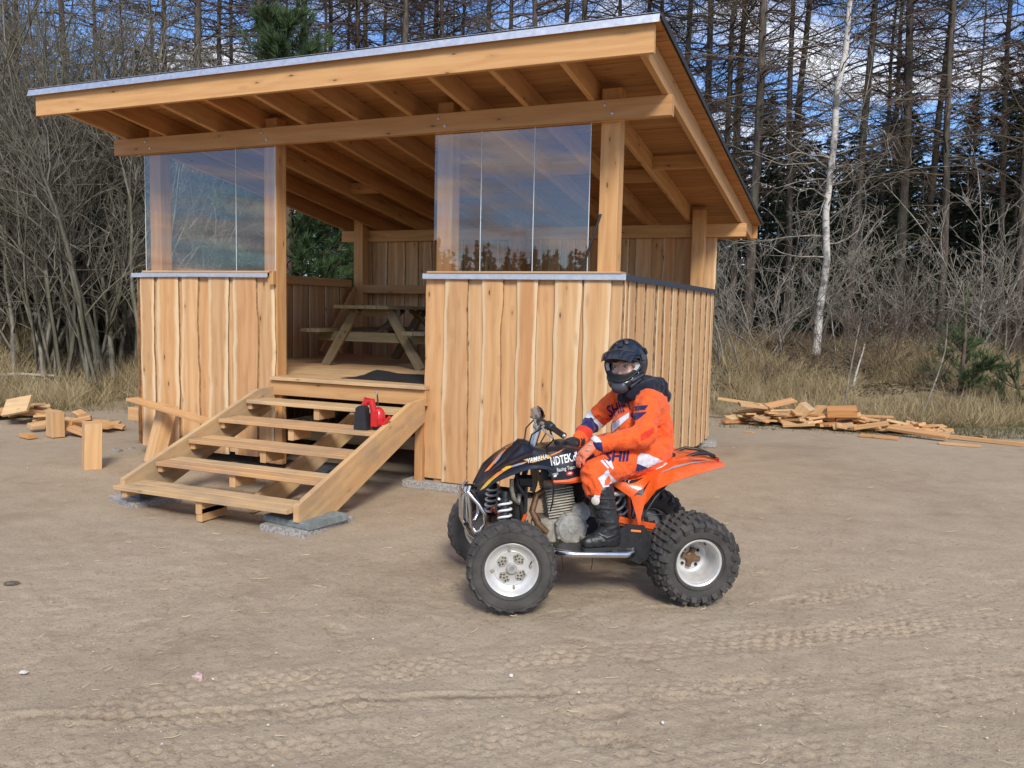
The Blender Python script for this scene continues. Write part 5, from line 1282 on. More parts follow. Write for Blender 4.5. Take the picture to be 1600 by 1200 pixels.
disc(.062, .480, .10, [(.058, 0), (.058, .030), (.052, .038), (.047, .036), (.02, .042), (0, .042)], 'oil_cover', M_ALU)
for k in range(7):
    a = 2*math.pi*k/7+.3; MB().lathe([(.009, .10), (.009, .145), (.006, .149), (0, .149)], Matrix.Translation((.12+.097*math.cos(a), 0, .385+.097*math.sin(a))) @ Matrix.Rotation(R(-90), 4, 'X'), 8).build('cover_bolt', M_ALU, eng)
MB().lathe([(.085, .09), (.085, .12), (.07, .135), (0, .135)], Matrix.Translation((-.01, 0, .36)) @ Matrix.Rotation(R(-90), 4, 'X'), 24).build('sprocket_cover', M_BLK, eng, smooth=40)
MB().tube([(.25, .05, .62), (.33, .08, .58), (.36, .10, .49), (.33, .12, .42), (.27, .12, .36)], .020, 10).build('exhaust_header', M_RUST, QB, smooth=60)
MB().tube([(-.05, -.18, .52), (-.30, -.20, .60), (-.42, -.20, .64), (-.66, -.20, .68)], [.022, .03, .055, .055], 14).build('silencer', M_ALUD, QB, smooth=50)
MB().tube([(.02, .08, .60), (-.08, .09, .60)], .035, 12).build('carburettor', M_ALUD, QB, smooth=50)
MB().box((-.17, 0, .60), (.16, .20, .14), None, .02).build('air_box', M_BLK, QB)
# swing arm, chain, axle and rear shock
for s in (1, -1): MB().tube([(-.20, s*.09, .37), (-HB, s*.07, .275)], .020, 8).build('swing_arm', M_ORGF, QB, smooth=50)
MB().bar((-.10, .135, .425), (-HB, .135, .325), .018, .022, (0, 1, 0), .004).build('chain_run', M_RUST, QB); MB().bar((-.10, .135, .30), (-HB, .135, .215), .018, .022, (0, 1, 0), .004).build('chain_run', M_RUST, QB)
MB().bar((-.17, .14, .435), (-.46, .14, .37), .03, .04, (0, 1, 0), .006).build('chain_guard', M_ORGF, QB)
MB().lathe([(.075, -.004), (.075, .004)], Matrix.Translation((-HB, .135, .27)) @ Matrix.Rotation(R(-90), 4, 'X'), 24).build('rear_sprocket', M_RUST, QB)
MB().tube([(-HB, -.38, .262), (-HB, .38, .262)], .020, 10).build('rear_axle', M_RUST, QB, smooth=50)
p0, p1 = Vector((-.12, .10, .60)), Vector((-.34, .03, .36)); ax_ = p1-p0
sh = MB().tube([p0, p1], .022, 10).build('rear_shock', M_BLK, QB, smooth=50); aN = ax_.normalized(); e1 = aN.cross(Vector((0, 1, 0))).normalized(); e2 = aN.cross(e1)
MB().tube([p0+ax_*(.1+.7*k/70)+(e1*math.cos(2*math.pi*5*k/70)+e2*math.sin(2*math.pi*5*k/70))*.045 for k in range(71)], .008, 7).build('coil_spring', M_GRP, sh, smooth=60)
MB().tube([(-.09, .17, .60), (-.15, .18, .605), (-.19, .17, .60)], .018, 10).build('shock_reservoir', M_ALU, QB, smooth=50)
# nerf bars with netting and the black heel guards
for s in (1, -1):
    nb_ = MB().tube([(.31, s*.16, .27), (.285, s*.33, .31), (.255, s*.405, .318), (.18, s*.425, .312), (-.13, s*.425, .300), (-.175, s*.415, .303), (-.190, s*.385, .320), (-.170, s*.35, .332), (-.06, s*.33, .325), (.02, s*.20, .30)], .0185, 12).build('nerf_bar', M_POL, QB, smooth=60)
    MB().bar((.25, s*.29, .312), (-.06, s*.29, .310), .20, .006, (0, 1, 0), .001).build('nerf_net', M_BLK, nb_)
    MB().tube([(.06, s*.12, .33), (.03, s*.40, .338)], .018, 8).build('foot_peg', M_ALUD, nb_, smooth=50)
    hp = [(-.10, .445), (-.15, .470), (-.245, .462), (-.285, .40), (-.296, .335), (-.275, .262), (-.225, .232), (-.14, .270), (-.095, .315)]
    hg = MB(); hg.prism(hp, (0, s*.385, 0), (1, 0, 0), (0, 0, 1), (0, s*.012, 0)); hg.build('heel_guard', M_BLK, QB)
    MB().bar((-.165, s*.399, .435), (-.225, s*.399, .428), .012, .004, (0, 0, 1), .001).build('heel_guard_slot', M_ORP, QB)
# handlebar, clamps, grips, levers, cables
MB().tube([(.44, 0, .50), (.335, 0, .905), (.318, 0, .965)], .016, 10).build('steering_stem', M_ALU, QB, smooth=50)
for s in (1, -1): MB().tube([(.345, s*.035, .87), (.315, s*.035, .975)], .014, 10).build('bar_riser', M_POL, QB, smooth=50)
MB().box((.312, 0, .985), (.045, .11, .035), Matrix.Rotation(R(12), 3, 'Y'), .008).build('bar_clamp', M_ALU, QB)
def ry_(p, s): return Matrix.Rotation(ST_A*.5, 3, 'Z') @ Vector((p[0]-.32, s*p[1], p[2]))+Vector((.32, 0, 0))
for s in (1, -1):
    MB().tube([ry_((.312, 0, .985), s), ry_((.315, .08, .988), s), ry_((.315, .15, 1.03), s), ry_((.28, .27, 1.028), s), ry_((.235, .41, 1.004), s)], .0112, 10).build('handlebar', M_ALU, QB, smooth=60)
    gr_ = MB(); gr_.tube([ry_((.274, .290, 1.025), s), ry_((.272, .296, 1.025), s), ry_((.270, .302, 1.023), s), ry_((.230, .425, 1.000), s), ry_((.228, .432, .999), s)], [.024, .024, .0175, .0165, .019], 12)
    gr_.build('handlebar_grip', M_BLK, QB, smooth=40)
    MB().ball(ry_((.226, .436, .998), s), .013, 6, 10).build('grip_end', M_POL, QB, smooth=60)
    MB().box(ry_((.285, .245, 1.03), s), (.045, .05, .05), None, .01).build('switch_box', M_BLK, QB)
    MB().tube([ry_((.295, .22, 1.025), s), ry_((.325, .25, 1.02), s), ry_((.318, .33, 1.005), s), ry_((.285, .41, .985), s)], [.009, .007, .006, .007], 8).build('hand_lever', M_ALU, QB, smooth=60)
    MB().tube([ry_((.30, .20, 1.02), s), ry_((.37, .14, .96), s), (.39, s*.06, .85), (.38, s*.05, .74)], .005, 6).build('cable', M_BLK, QB, smooth=60)
    MB().tube([ry_((.28, .235, 1.01), s), ry_((.24, .15, .93), s), (.29, s*.07, .86)], .005, 6).build('cable', M_BLK, QB, smooth=60)
MB().lathe([(.032, -.012), (.034, .010), (.030, .016), (0, .016)], Matrix.Translation(ry_((.30, .17, 1.062), -1)) @ Matrix.Rotation(R(60), 4, 'Y'), 16).build('fluid_reservoir', M_BLK, QB, smooth=40)
MB().box(ry_((.31, .16, 1.045), -1), (.05, .06, .05), None, .01).build('brake_cylinder', M_ALU, QB)
MB().lathe([(.030, -.022), (.036, -.016), (.036, .016), (.030, .022), (0, .022)], Matrix.Translation(ry_((.285, .225, 1.045), -1)) @ Matrix.Rotation(R(75), 4, 'X'), 18).build('throttle_pod', M_BLK, QB, smooth=40)
MB().box(ry_((.315, .13, 1.06), -1), (.05, .05, .06), Matrix.Rotation(R(20), 3, 'Y'), .012).build('brake_master_cylinder', M_POL, QB)
MB().box((.30, .02, 1.02), (.05, .06, .035), None, .008).build('key_block', M_BLK, QB)
MB().tube([(.50, .16, .70), (.50, .165, .64), (.485, .15, .58), (.45, .12, .545), (.44, .11, .60)], .014, 8).build('brake_hose', M_ALUD, QB, smooth=60)
MB().tube([(.47, .12, .74), (.46, .17, .66), (.42, .16, .60)], .012, 8).build('wiring_loom', M_BLK, QB, smooth=60)
MB().box((.42, .13, .68), (.09, .06, .07), None, .015).build('ignition_box', M_BLK, QB)
for i, (x, l) in enumerate(((.235, .10), (.055, .095))): MB().tube([(x, .36, .292), (x-.004, .365, .24), (x-.016+.02*i, .365, .292-l)], .0028, 6).build('loose_strap', M_BLK, QB)
MB().tube([(-.28, .16, .44), (-.36, .20, .475), (-.45, .18, .47), (-.52, .14, .40)], .006, 6).build('breather_hose', M_BLK, QB, smooth=60)

# ---- lettering and graphics laid onto the panels
def text_mesh(s_, size, shear=0., weight=0.):
    cu = bpy.data.curves.new('lettering', 'FONT'); cu.body = s_; cu.size = size; cu.resolution_u = 2; cu.shear = shear; cu.offset = weight; cu.align_x = 'CENTER'; cu.align_y = 'CENTER'
    o = bpy.data.objects.new('lettering', cu); COL.objects.link(o); dg = bpy.context.evaluated_depsgraph_get(); me = bpy.data.meshes.new_from_object(o.evaluated_get(dg))
    vs = [v.co.copy() for v in me.vertices]; fs = [list(p.vertices) for p in me.polygons]; bpy.data.objects.remove(o); bpy.data.meshes.remove(me); bpy.data.curves.remove(cu)
    return vs, fs
def decal(nm, vs, fs, fn, mat, par=None, eps=.0025):
    """maps flat shapes (u, v) onto a surface fn(u, v) -> point, standing eps off it; flat faces are split so they follow curves"""
    bm = bmesh.new(); bv = [bm.verts.new((v[0], v[1], 0)) for v in vs]
    for f in fs:
        try: bm.faces.new([bv[k] for k in f])
        except ValueError: pass
    bmesh.ops.triangulate(bm, faces=bm.faces[:])
    lim = .014
    for _ in range(5):
        es = [e for e in bm.edges if e.calc_length() > lim]
        if not es: break
        bmesh.ops.subdivide_edges(bm, edges=es, cuts=1); bmesh.ops.triangulate(bm, faces=[f for f in bm.faces if len(f.verts) > 3])
    P = []
    for v in bm.verts:
        u, w = v.co.x, v.co.y; p = Vector(fn(u, w)); a = Vector(fn(u+.002, w))-p; b_ = Vector(fn(u, w+.002))-p; n = a.cross(b_).normalized(); P.append(tuple(p+n*eps))
    bm.verts.index_update(); F = [[v.index for v in f.verts] for f in bm.faces]; bm.free()
    mb = MB(); mb.add(P, F); return mb.build(nm, mat, par or QB)
def fender_map(x0, t0, du=1., tilt=0.):
    """u to the right as seen from the left side (= backwards), v up"""
    def fn(u, v):
        x = x0-u*math.cos(tilt)+v*math.sin(tilt)*0; t = t0-(v+u*math.sin(tilt))/.36
        return hood_pt(max(.29, min(.695, x)), max(0, min(1, t)), 1)
    return fn
def side_map(x0, z0, y=.214, tilt=0., lean=.0):
    ct, st_ = math.cos(tilt), math.sin(tilt)
    def fn(u, v):
        x = x0-(u*ct-v*st_); z = z0+u*st_+v*ct
        # the side panel's own surface
        best = None
        for k in range(25):
            yy_, zz = tank_pt(x, .5+.5*k/24)
            if best is None or abs(zz-z) < best[0]: best = (abs(zz-z), yy_)
        z1 = tank_pt(x, .5)[1]; z2 = tank_pt(x, .75)[1]; z3 = tank_pt(x, 1)[1]; y1 = tank_pt(x, .5)[0]; y2 = tank_pt(x, .75)[0]; y3 = tank_pt(x, 1)[0]
        if z > z2: yy_ = y2+(y1-y2)*(z-z2)/(z1-z2)
        else: yy_ = y2+(y3-y2)*(z2-z)/(z2-z3)
        return (x, yy_, z)
    return fn
quadf = lambda pts: ([Vector((a, b_, 0)) for a, b_ in pts], [list(range(len(pts)))])
def letters(s_, size, fn, mat, nm='lettering', shear=0., weight=0., eps=.0035): vs, fs = text_mesh(s_, size, shear, weight); return decal(nm, vs, fs, fn, mat, None, eps)
# rear wing graphics
WG = np.array(wing(1)[::-1])
def wing_pt(x, t):
    f = np.interp(-x, [.02, .10, .20, .30, .40, .50, .60, .70, .79], np.arange(9))*4; i = min(int(f), 31); u = f-i; g_ = min(max(t, 0), 1)*8; j = min(int(g_), 7); w = g_-j
    return tuple((WG[i, j]*(1-u)+WG[i+1, j]*u)*(1-w)+(WG[i, j+1]*(1-u)+WG[i+1, j+1]*u)*w)
def wing_map(x0, t0, tilt=0.): return lambda u, v: wing_pt(x0-u, t0-(v+u*math.sin(tilt))/.20)
decal('black_flash', *quadf([(-.09, -.016), (-.07, .014), (.03, .016), (.12, .036), (.06, .004), (.015, -.016)]), wing_map(-.19, .42, 0), M_BLP, None, .004)
vs, fs = text_mesh('DTT', .036, .3, .001); decal('lettering', [Vector((v.x-.02, v.y-.001, 0)) for v in vs], fs, wing_map(-.19, .42), M_WHT, None, .006)
decal('grey_flash', *quadf([(-.14, -.004), (-.05, .012), (.10, .014), (.20, .026), (.10, .002), (-.04, -.008)]), wing_map(-.55, .48), M_GRP, None, .004)
decal('black_flash', *quadf([(.02, .016), (.12, .030), (.20, .030), (.10, .016)]), wing_map(-.56, .38), M_BLP, None, .005)
decal('black_flash', *quadf([(-.07, -.03), (-.03, .02), (.05, .05), (.0, .01), (-.04, -.05)]), wing_map(-.30, .72), M_BLP, None, .004)
# ================================================================== PRINTS PROJECTED ONTO CURVED THINGS, THEN THE RIDER
from mathutils.bvhtree import BVHTree
def bvh_of(objs):
    vs, fs = [], []
    for o in objs:
        bpy.context.view_layer.update(); mw = o.matrix_world; b_ = len(vs); vs += [mw@v.co for v in o.data.vertices]; fs += [[b_+k for k in p.vertices] for p in o.data.polygons]
    return BVHTree.FromPolygons(vs, fs)
def print_on(nm, shapes, bvh, mat, parent, eps=.003, lim=3.2, view=None):
    """flat print: shapes = (verts, faces) in photo pixels, wrapped onto the surface they are seen on; stays there as thin geometry"""
    vs, fs = shapes; bm = bmesh.new(); bv = [bm.verts.new((v[0], v[1], 0)) for v in vs]
    for f in fs:
        try: bm.faces.new([bv[k] for k in f])
        except ValueError: pass
    bmesh.ops.triangulate(bm, faces=bm.faces[:])
    for _ in range(5):
        es = [e for e in bm.edges if e.calc_length() > lim]
        if not es: break
        bmesh.ops.subdivide_edges(bm, edges=es, cuts=1); bmesh.ops.triangulate(bm, faces=[f for f in bm.faces if len(f.verts) > 3])
    bm.verts.index_update(); P, ok = [], []
    inv = parent.matrix_world.inverted() if parent else Matrix.Identity(4)
    rinv = root_of(parent).matrix_world.inverted() if root_of(parent).get('_local') else Matrix.Identity(4)
    for v in bm.verts:
        d = Vector(ray(v.co.x, v.co.y)).normalized(); h = bvh.ray_cast(Vector(CAMLOC), d)
        if h[0] is None: P.append((0, 0, 0)); ok.append(None); continue
        n = h[1] if h[1].dot(d) < 0 else -h[1]; P.append(tuple(rinv@(h[0]+n*eps-d*.001))); ok.append(h[3])
    F = []
    for f in bm.faces:
        k = [v.index for v in f.verts]; ds = [ok[i] for i in k]
        if None in ds or max(ds)-min(ds) > .05: continue
        F.append(k)
    bm.free(); used = sorted({i for f in F for i in f}); mp = {i: j for j, i in enumerate(used)}
    mb = MB(); mb.add([P[i] for i in used], [[mp[i] for i in f] for f in F]); return mb.build(nm, mat, parent, smooth=70)
def poly(pts): return ([(a, b_) for a, b_ in pts], [list(range(len(pts)))])
def word(s_, cx, cy, h, ang=0, shear=0, weight=0, sx=1.):
    vs, fs = text_mesh(s_, 1., shear, weight); hh = max(v.y for v in vs)-min(v.y for v in vs); k = h/hh; c, s = math.cos(R(ang)), math.sin(R(ang))
    return ([(cx+(v.x*sx*c-v.y*s)*k, cy-(v.x*sx*s+v.y*c)*k) for v in vs], fs)
bpy.context.view_layer.update()
def by_name(root, nm): return [o for o in root.children if o.name.split('.')[0] == nm]
bq = bvh_of(by_name(QB, 'front_fender')+by_name(QB, 'tank_cover')+by_name(QB, 'side_trim')); FFN = by_name(QB, 'front_fender')[0]
TKC = by_name(QB, 'tank_cover')[0]
print_on('lettering', word('NDTEK.dk', 882, 718, 13.5, 12.5, .1, .02, .56), bq, M_WHT, QB, .004)
print_on('lettering', word('Racing Team', 884, 732, 8, 10.5, .1, .01, .66), bq, M_WHT, QB, .004)
print_on('sticker_band', poly([(857, 741), (872, 738), (872, 741.5), (857, 744.5)]), bq, M_GRP, QB, .003)
oc = [(890+5.6*math.cos(2*math.pi*k/18), 739.5+3.6*math.sin(2*math.pi*k/18)-.1*5.6*math.cos(2*math.pi*k/18)) for k in range(18)]
print_on('oval_sticker', poly(oc), bq, M_RED, QB, .004); print_on('oval_mark', poly([(886.8, 740.4), (888, 738.4), (893.2, 738), (892, 740.6)]), bq, M_WHT, QB, .006)
print_on('white_mark', poly([(864.5, 745.5), (866, 742), (870, 741.5), (869, 745)]), bq, M_WHT, QB, .004)
print_on('yellow_wedge', poly([(818, 719), (862, 710), (861, 716), (833, 724)]), bq, M_YEL, QB, .003)
print_on('orange_wedge', poly([(857, 711.5), (862, 710), (883, 701.5), (874, 707), (861, 713)]), bq, M_ORP, QB, .0035)
print_on('lettering_edge', word('YAMAHA', 839, 718.5, 8.6, 14, .25, .05, .66), bq, M_BLP, QB, .0048); print_on('lettering', word('YAMAHA', 839, 718.5, 7.6, 14, .25, .012, .72), bq, M_WHT, QB, .0062)
print_on('flame_stripe', poly([(750, 766.5), (762, 752), (777, 740), (790, 733.5), (797, 732), (786, 738.5), (772, 749), (758, 762.5)]), bq, M_YEL, QB, .003)
print_on('flame_stripe', poly([(763, 751), (778, 739), (793, 731), (812, 724.5), (826, 721.5), (806, 728.5), (790, 735.5), (774, 746)]), bq, M_ORP, QB, .004)
print_on('flame_stripe', poly([(784, 735), (792, 729.5), (800, 728.5), (798, 732), (788, 736.5)]), bq, M_YEL, QB, .005)
print_on('grey_script', poly([(797, 730), (808, 726), (824, 722.5), (829, 720.5), (818, 726), (804, 730)]), bq, M_GRP, QB, .0045)
print_on('ridge_stripe', poly([(757, 738), (770, 722), (786, 703), (798, 692), (804, 689), (792, 702), (778, 719), (764, 735)]), bq, M_ORP, QB, .003)
print_on('ridge_stripe', poly([(791, 701), (799, 692), (804, 689.5), (799, 697)]), bq, M_YEL, QB, .004)
print_on('grey_script', poly([(771, 725), (782, 711), (788, 706), (781, 717), (774, 725)]), bq, M_GRP, QB, .004)

PR = thing('person', 'seated rider in orange white and navy riding suit and black helmet, looking at the viewer', 'person', QB.location, QA); PR['_local'] = 1
def cloth(name, c1, rough=.75, wr=40, bands=None):
    mt, g, b = new_mat(name); t = g.n('ShaderNodeTexCoord').outputs['Object']
    n1 = g.noise(t, wr*.45, 4, .55, 1.2); n2 = g.noise(t, 700, 2)
    col = g.mix(g.mapr(g.noise(t, 14, 4), .3, .7, 0, 1), tuple(c*.88 for c in c1), tuple(min(1, c*1.06) for c in c1))
    if bands:
        for nm, stops in bands:
            f = g.attr(nm)
            for lo, hi, cc in stops:
                inside = g.math('MULTIPLY', g.math('GREATER_THAN', f, lo), g.math('LESS_THAN', f, hi)); col = g.mix(inside, col, cc)
    g.put(b.inputs['Base Color'], col); b.inputs['Roughness'].default_value = rough; b.inputs['Sheen Weight'].default_value = .15; b.inputs['Specular IOR Level'].default_value = .25
    g.put(b.inputs['Normal'], g.bump(g.math('ADD', n1, g.math('MULTIPLY', n2, .05)), .8, .018)); return mt
NAVY, WHITE, ORANGE, REDO = (.018, .018, .10), (.66, .66, .70), (.86, .115, .018), (.70, .045, .02)
M_JER = cloth('orange_jersey', ORANGE, bands=[('arm', [(.40, .58, WHITE), (.58, .76, NAVY), (.76, .90, REDO)]), ('cuff', [(.90, 1.3, NAVY)]), ('under', [(.5, 2, REDO)])])
M_PAN = cloth('orange_pants', ORANGE); M_NAVC = cloth('navy_hood', (.012, .013, .024), .9); M_WHC = cloth('white_cloth', WHITE, .8); M_NVC = cloth('navy_print', NAVY, .8); M_ORC = cloth('orange_print_cloth', (.85, .13, .03), .8); M_REC = cloth('red_print_cloth', REDO, .8)
M_GLV = cloth('orange_glove', (.82, .21, .11), .8); M_GLP = cloth('grey_glove_pad', (.40, .37, .34), .8); M_GLB = cloth('black_glove', (.02, .02, .022), .8)
M_BOOT = plain('boot_leather', (.017, .017, .018), .42, 0, 90, .2, .35); M_SOLE = plain('boot_sole', (.03, .028, .026), .8, 0, 60, .2)
M_HELM = plain('helmet_shell', (.011, .014, .024), .30, 0, 0, 0, .25, .25); M_HELG = plain('helmet_grey_panel', (.045, .05, .058), .45, 0, 0, 0, .15); M_LINER = plain('helmet_liner', (.42, .44, .46), .9, 0, 160, .2, .08); M_HBLK = plain('helmet_rubber', (.012, .012, .013), .6)
mt, g, b = new_mat('skin'); t = g.n('ShaderNodeTexCoord').outputs['Object']; nz = g.noise(t, 38, 3)
g.put(b.inputs['Base Color'], g.mix(g.mapr(nz, .35, .65, 0, 1), (.56, .33, .245), (.66, .42, .33))); b.inputs['Roughness'].default_value = .5; b.inputs['Subsurface Weight'].default_value = .08; b.inputs['Subsurface Radius'].default_value = (.012, .004, .002); M_SKIN = mt
M_HAIR = plain('brown_hair', (.20, .125, .065), .6, 0, 220, .3, .3); M_BROW = plain('eyebrow', (.16, .09, .05), .7); M_EYE = plain('eye_white', (.60, .58, .56), .3); M_IRIS = plain('iris', (.03, .035, .04), .2); M_LIP = plain('lips', (.45, .19, .16), .5); M_LID = plain('eyelid', (.45, .24, .18), .6)

class Blob:
    """tapered limbs and ellipsoids fused into one continuous skin by voxel remeshing"""
    def __init__(s): s.mb = MB()
    def limb(s, pts, rad, n=14):
        P = [Vector(p) for p in pts]; rad = list(rad); d0 = (P[0]-P[1]).normalized(); d1 = (P[-1]-P[-2]).normalized()
        pp = [P[0]+d0*rad[0]*.75, P[0]+d0*rad[0]*.45]+P+[P[-1]+d1*rad[-1]*.45, P[-1]+d1*rad[-1]*.75]; rr = [rad[0]*.45, rad[0]*.82]+rad+[rad[-1]*.82, rad[-1]*.45]
        s.mb.tube(pp, rr, n); return s
    def ball(s, c, r, M=None): s.mb.ball(c, r, 12, 16, M); return s
    def mesh(s, name, mat, voxel=.009, smooth=8, fold=0., fscale=9., seed=0, attrs=None):
        me = s.mb.mesh('tmp', mat); o = bpy.data.objects.new('tmp', me); COL.objects.link(o)
        m1 = o.modifiers.new('r', 'REMESH'); m1.mode = 'VOXEL'; m1.voxel_size = voxel
        m2 = o.modifiers.new('s', 'SMOOTH'); m2.factor = .5; m2.iterations = smooth
        dg = bpy.context.evaluated_depsgraph_get(); out = bpy.data.meshes.new_from_object(o.evaluated_get(dg)); bpy.data.objects.remove(o); bpy.data.meshes.remove(me)
        out.name = name; out.materials.clear(); out.materials.append(mat)
        if fold:
            ns = [v.normal.copy() for v in out.vertices]
            for v, n in zip(out.vertices, ns):
                p = v.co*fscale; w = mnoise.noise(p+Vector((seed, 0, 0))*1.7+mnoise.noise_vector(p*.6)*.9); w2 = mnoise.noise(Vector((p.x*2.3+seed, p.y*2.3, p.z*1.2))+mnoise.noise_vector(p)*.7); v.co += n*fold*((1-2.4*abs(w))+.5*(1-2.6*abs(w2)))
        out.polygons.foreach_set('use_smooth', [True]*len(out.polygons)); out.update()
        for k, fn in (attrs or {}).items():
            a = out.attributes.new(k, 'FLOAT', 'POINT'); a.data.foreach_set('value', [fn(v.co) for v in out.vertices])
        return out
    def build(s, name, mat, parent, **kw): return link(name, s.mesh(name, mat, **kw), parent)
# joints (quad frame)
HIP = Vector((-.40, 0, .84)); CH = Vector((-.355, .02, 1.09)); NK = Vector((-.29, .02, 1.215))
SHN, ELN, WRN = Vector((-.325, .165, 1.16)), Vector((-.240, .315, .985)), Vector((.030, .292, .928))
SHF, ELF, WRF = Vector((-.235, -.150, 1.135)), Vector((-.10, -.235, .985)), Vector((.035, -.085, .885))
HN, KN, AN = Vector((-.36, .115, .825)), Vector((.030, .295, .765)), Vector((-.045, .365, .42))
HF_, KF, AF = Vector((-.36, -.115, .825)), Vector((.030, -.295, .765)), Vector((-.045, -.365, .42))
HC = Vector((-.235, .005, 1.372)); HY, HP = R(53), R(-7)
HFw = Vector((math.cos(HY)*math.cos(HP), math.sin(HY)*math.cos(HP), math.sin(HP))); HS = Vector((0, 0, 1)).cross(HFw).normalized(); HU = HFw.cross(HS)
# roll the head a little
rl = Matrix.Rotation(R(4), 3, HFw); HS = rl@HS; HU = rl@HU
HM = Matrix((HFw, HS, HU)).transposed()
FKX = 1.0
def hp(f, s, u): return HC+HFw*f+HS*s+HU*u
_hp = hp
def hp(f, s, u): return _hp(f*1.05+.024, s*1.08, u*1.05-.006)      # the face fills the helmet
# the body itself: one continuous skin
B_ = Blob(); B_.limb([HIP, (HIP+CH)/2, CH], [.105, .10, .115]).limb([CH, NK, hp(-.03, 0, -.06)], [.10, .055, .05])
for s_h, e_h, w_h in ((SHN, ELN, WRN), (SHF, ELF, WRF)): B_.limb([CH+Vector((0, 0, .07)), s_h, e_h, w_h], [.07, .05, .038, .028])
for h_, k_, a_ in ((HN, KN, AN), (HF_, KF, AF)): B_.limb([h_, k_, a_, a_+Vector((.02, 0, -.03))], [.075, .052, .034, .03])
B_.ball(hp(-.005, 0, .01), (.092, .073, .105), HM).ball(hp(.028, 0, -.055), (.058, .052, .055), HM).ball(hp(.040, 0, -.02), (.050, .060, .05), HM)
B_.limb([hp(.082, 0, .022), hp(.098, 0, -.008), hp(.104, 0, -.022)], [.008, .011, .014]).ball(hp(.094, .011, -.024), .009).ball(hp(.094, -.011, -.024), .009)
for s in (1, -1): B_.ball(hp(.066, s*.040, -.022), (.022, .024, .022), HM).ball(hp(.079, s*.03, .033), (.012, .026, .009), HM).ball(hp(0, s*.078, -.005), (.018, .010, .03), HM)
B_.ball(hp(.082, 0, -.062), (.018, .026, .012), HM).ball(hp(.072, 0, -.092), (.022, .022, .016), HM)
body = B_.build('body', M_SKIN, PR, voxel=.0065, smooth=5)
for s in (1, -1):
    MB().ball(hp(.0765, s*.031, .013), (.011, .0145, .0085), 8, 12, HM).build('eye', M_EYE, body, smooth=60)
    MB().ball(hp(.0845, s*.030-.0015, .0125), (.0042, .0062, .0062), 6, 10, HM).build('iris', M_IRIS, body, smooth=60)
    MB().tube([hp(.080, s*.047, .012), hp(.0885, s*.038, .0205), hp(.0895, s*.028, .0215), hp(.083, s*.017, .014)], [.0025, .004, .004, .002], 6).build('upper_eyelid', M_LID, body, smooth=60)
    MB().tube([hp(.083, s*.052, .032), hp(.093, s*.040, .041), hp(.095, s*.028, .041), hp(.092, s*.016, .036)], [.002, .004, .0045, .003], 6).build('eyebrow', M_BROW, body, smooth=60)
MB().tube([hp(.092, .022, -.062), hp(.0995, .008, -.058), hp(.0995, -.008, -.058), hp(.092, -.022, -.062)], [.002, .0045, .0045, .002], 6).build('lips', M_LIP, body, smooth=60)
hr = MB(); rh = random.Random(4)
for k in range(46):
    s = rh.uniform(-.072, .072); f0 = .090-.35*abs(s)**1.5*6; f0 = math.sqrt(max(.0004, 1-(s/.08)**2))*.094
    hr.tube([hp(f0*.80, s*.95, .092), hp(f0*1.0, s+rh.uniform(-.004, .004), .075), hp(f0*1.03, s+rh.uniform(-.012, .012)-.006, .050+rh.uniform(-.008, .008))], [.006, .0055, .0015], 5)
hr.build('hair', M_HAIR, body, smooth=60)
hp = _hp
# pants
P_ = Blob(); P_.ball(HIP+Vector((.0, 0, -.005)), (.135, .175, .115))
for h_, k_, a_, s in ((HN, KN, AN, 1), (HF_, KF, AF, -1)):
    m_ = h_.lerp(k_, .5)+Vector((.0, 0, .012)); P_.limb([h_, m_, k_+Vector((-.03, 0, .0)), k_], [.112, .098, .080, .072], 18)
    P_.limb([k_+Vector((.006, 0, .0)), k_.lerp(a_, .16)+Vector((.012, 0, 0)), k_.lerp(a_, .33)], [.076, .079, .076], 18)
    P_.ball(k_+Vector((.030, s*.006, -.028)), (.052, .056, .062))
pants = P_.build('pants', M_PAN, PR, voxel=.008, smooth=4, fold=.009, fscale=12, seed=3)
# jersey
def arm_t(p):
    """0 at the far shoulder, 1 at the far wrist"""
    if p.y > -.02 or p.z > 1.19: return 0
    best = (9, 0); segs_ = [(SHF, ELF, 0., .5), (ELF, WRF, .5, 1.)]
    for a, b_, t0, t1 in segs_:
        ab = b_-a; t = max(-.1, min(1.1, (p-a).dot(ab)/ab.length_squared)); d = (p-(a+ab*t)).length
        if d < best[0]: best = (d, t0+(t1-t0)*t)
    return best[1] if best[0] < .085 else 0
def cuff_t(p):
    ab = WRN-ELN; t = (p-ELN).dot(ab)/ab.length_squared
    return t if (p-(ELN+ab*t)).length < .09 else 0
def under_t(p): return 0
J_ = Blob(); J_.ball(HIP+Vector((-.012, 0, .045)), (.130, .155, .11)).limb([HIP+Vector((-.02, 0, .05)), HIP.lerp(CH, .5)+Vector((-.03, .01, 0)), CH+Vector((-.015, 0, 0)), NK+Vector((-.02, 0, -.055))], [.128, .122, .128, .080], 20)
J_.ball(Vector((-.265, .02, .965)), (.10, .15, .15)); J_.ball(CH+Vector((-.02, .05, .01)), (.112, .110, .128)).ball(CH+Vector((.0, -.07, .0)), (.115, .105, .13))
J_.limb([CH+Vector((-.02, .06, .07)), SHN, SHN.lerp(ELN, .5)+Vector((-.008, .012, 0)), ELN+Vector((-.018, .0, -.006)), ELN+Vector((.03, 0, -.014))], [.080, .074, .066, .062, .056], 18)
J_.limb([ELN+Vector((-.005, 0, -.008)), ELN.lerp(WRN, .35)+Vector((0, 0, -.012)), ELN.lerp(WRN, .75)+Vector((0, 0, -.006)), WRN+Vector((-.01, 0, 0))], [.060, .050, .042, .038], 18)
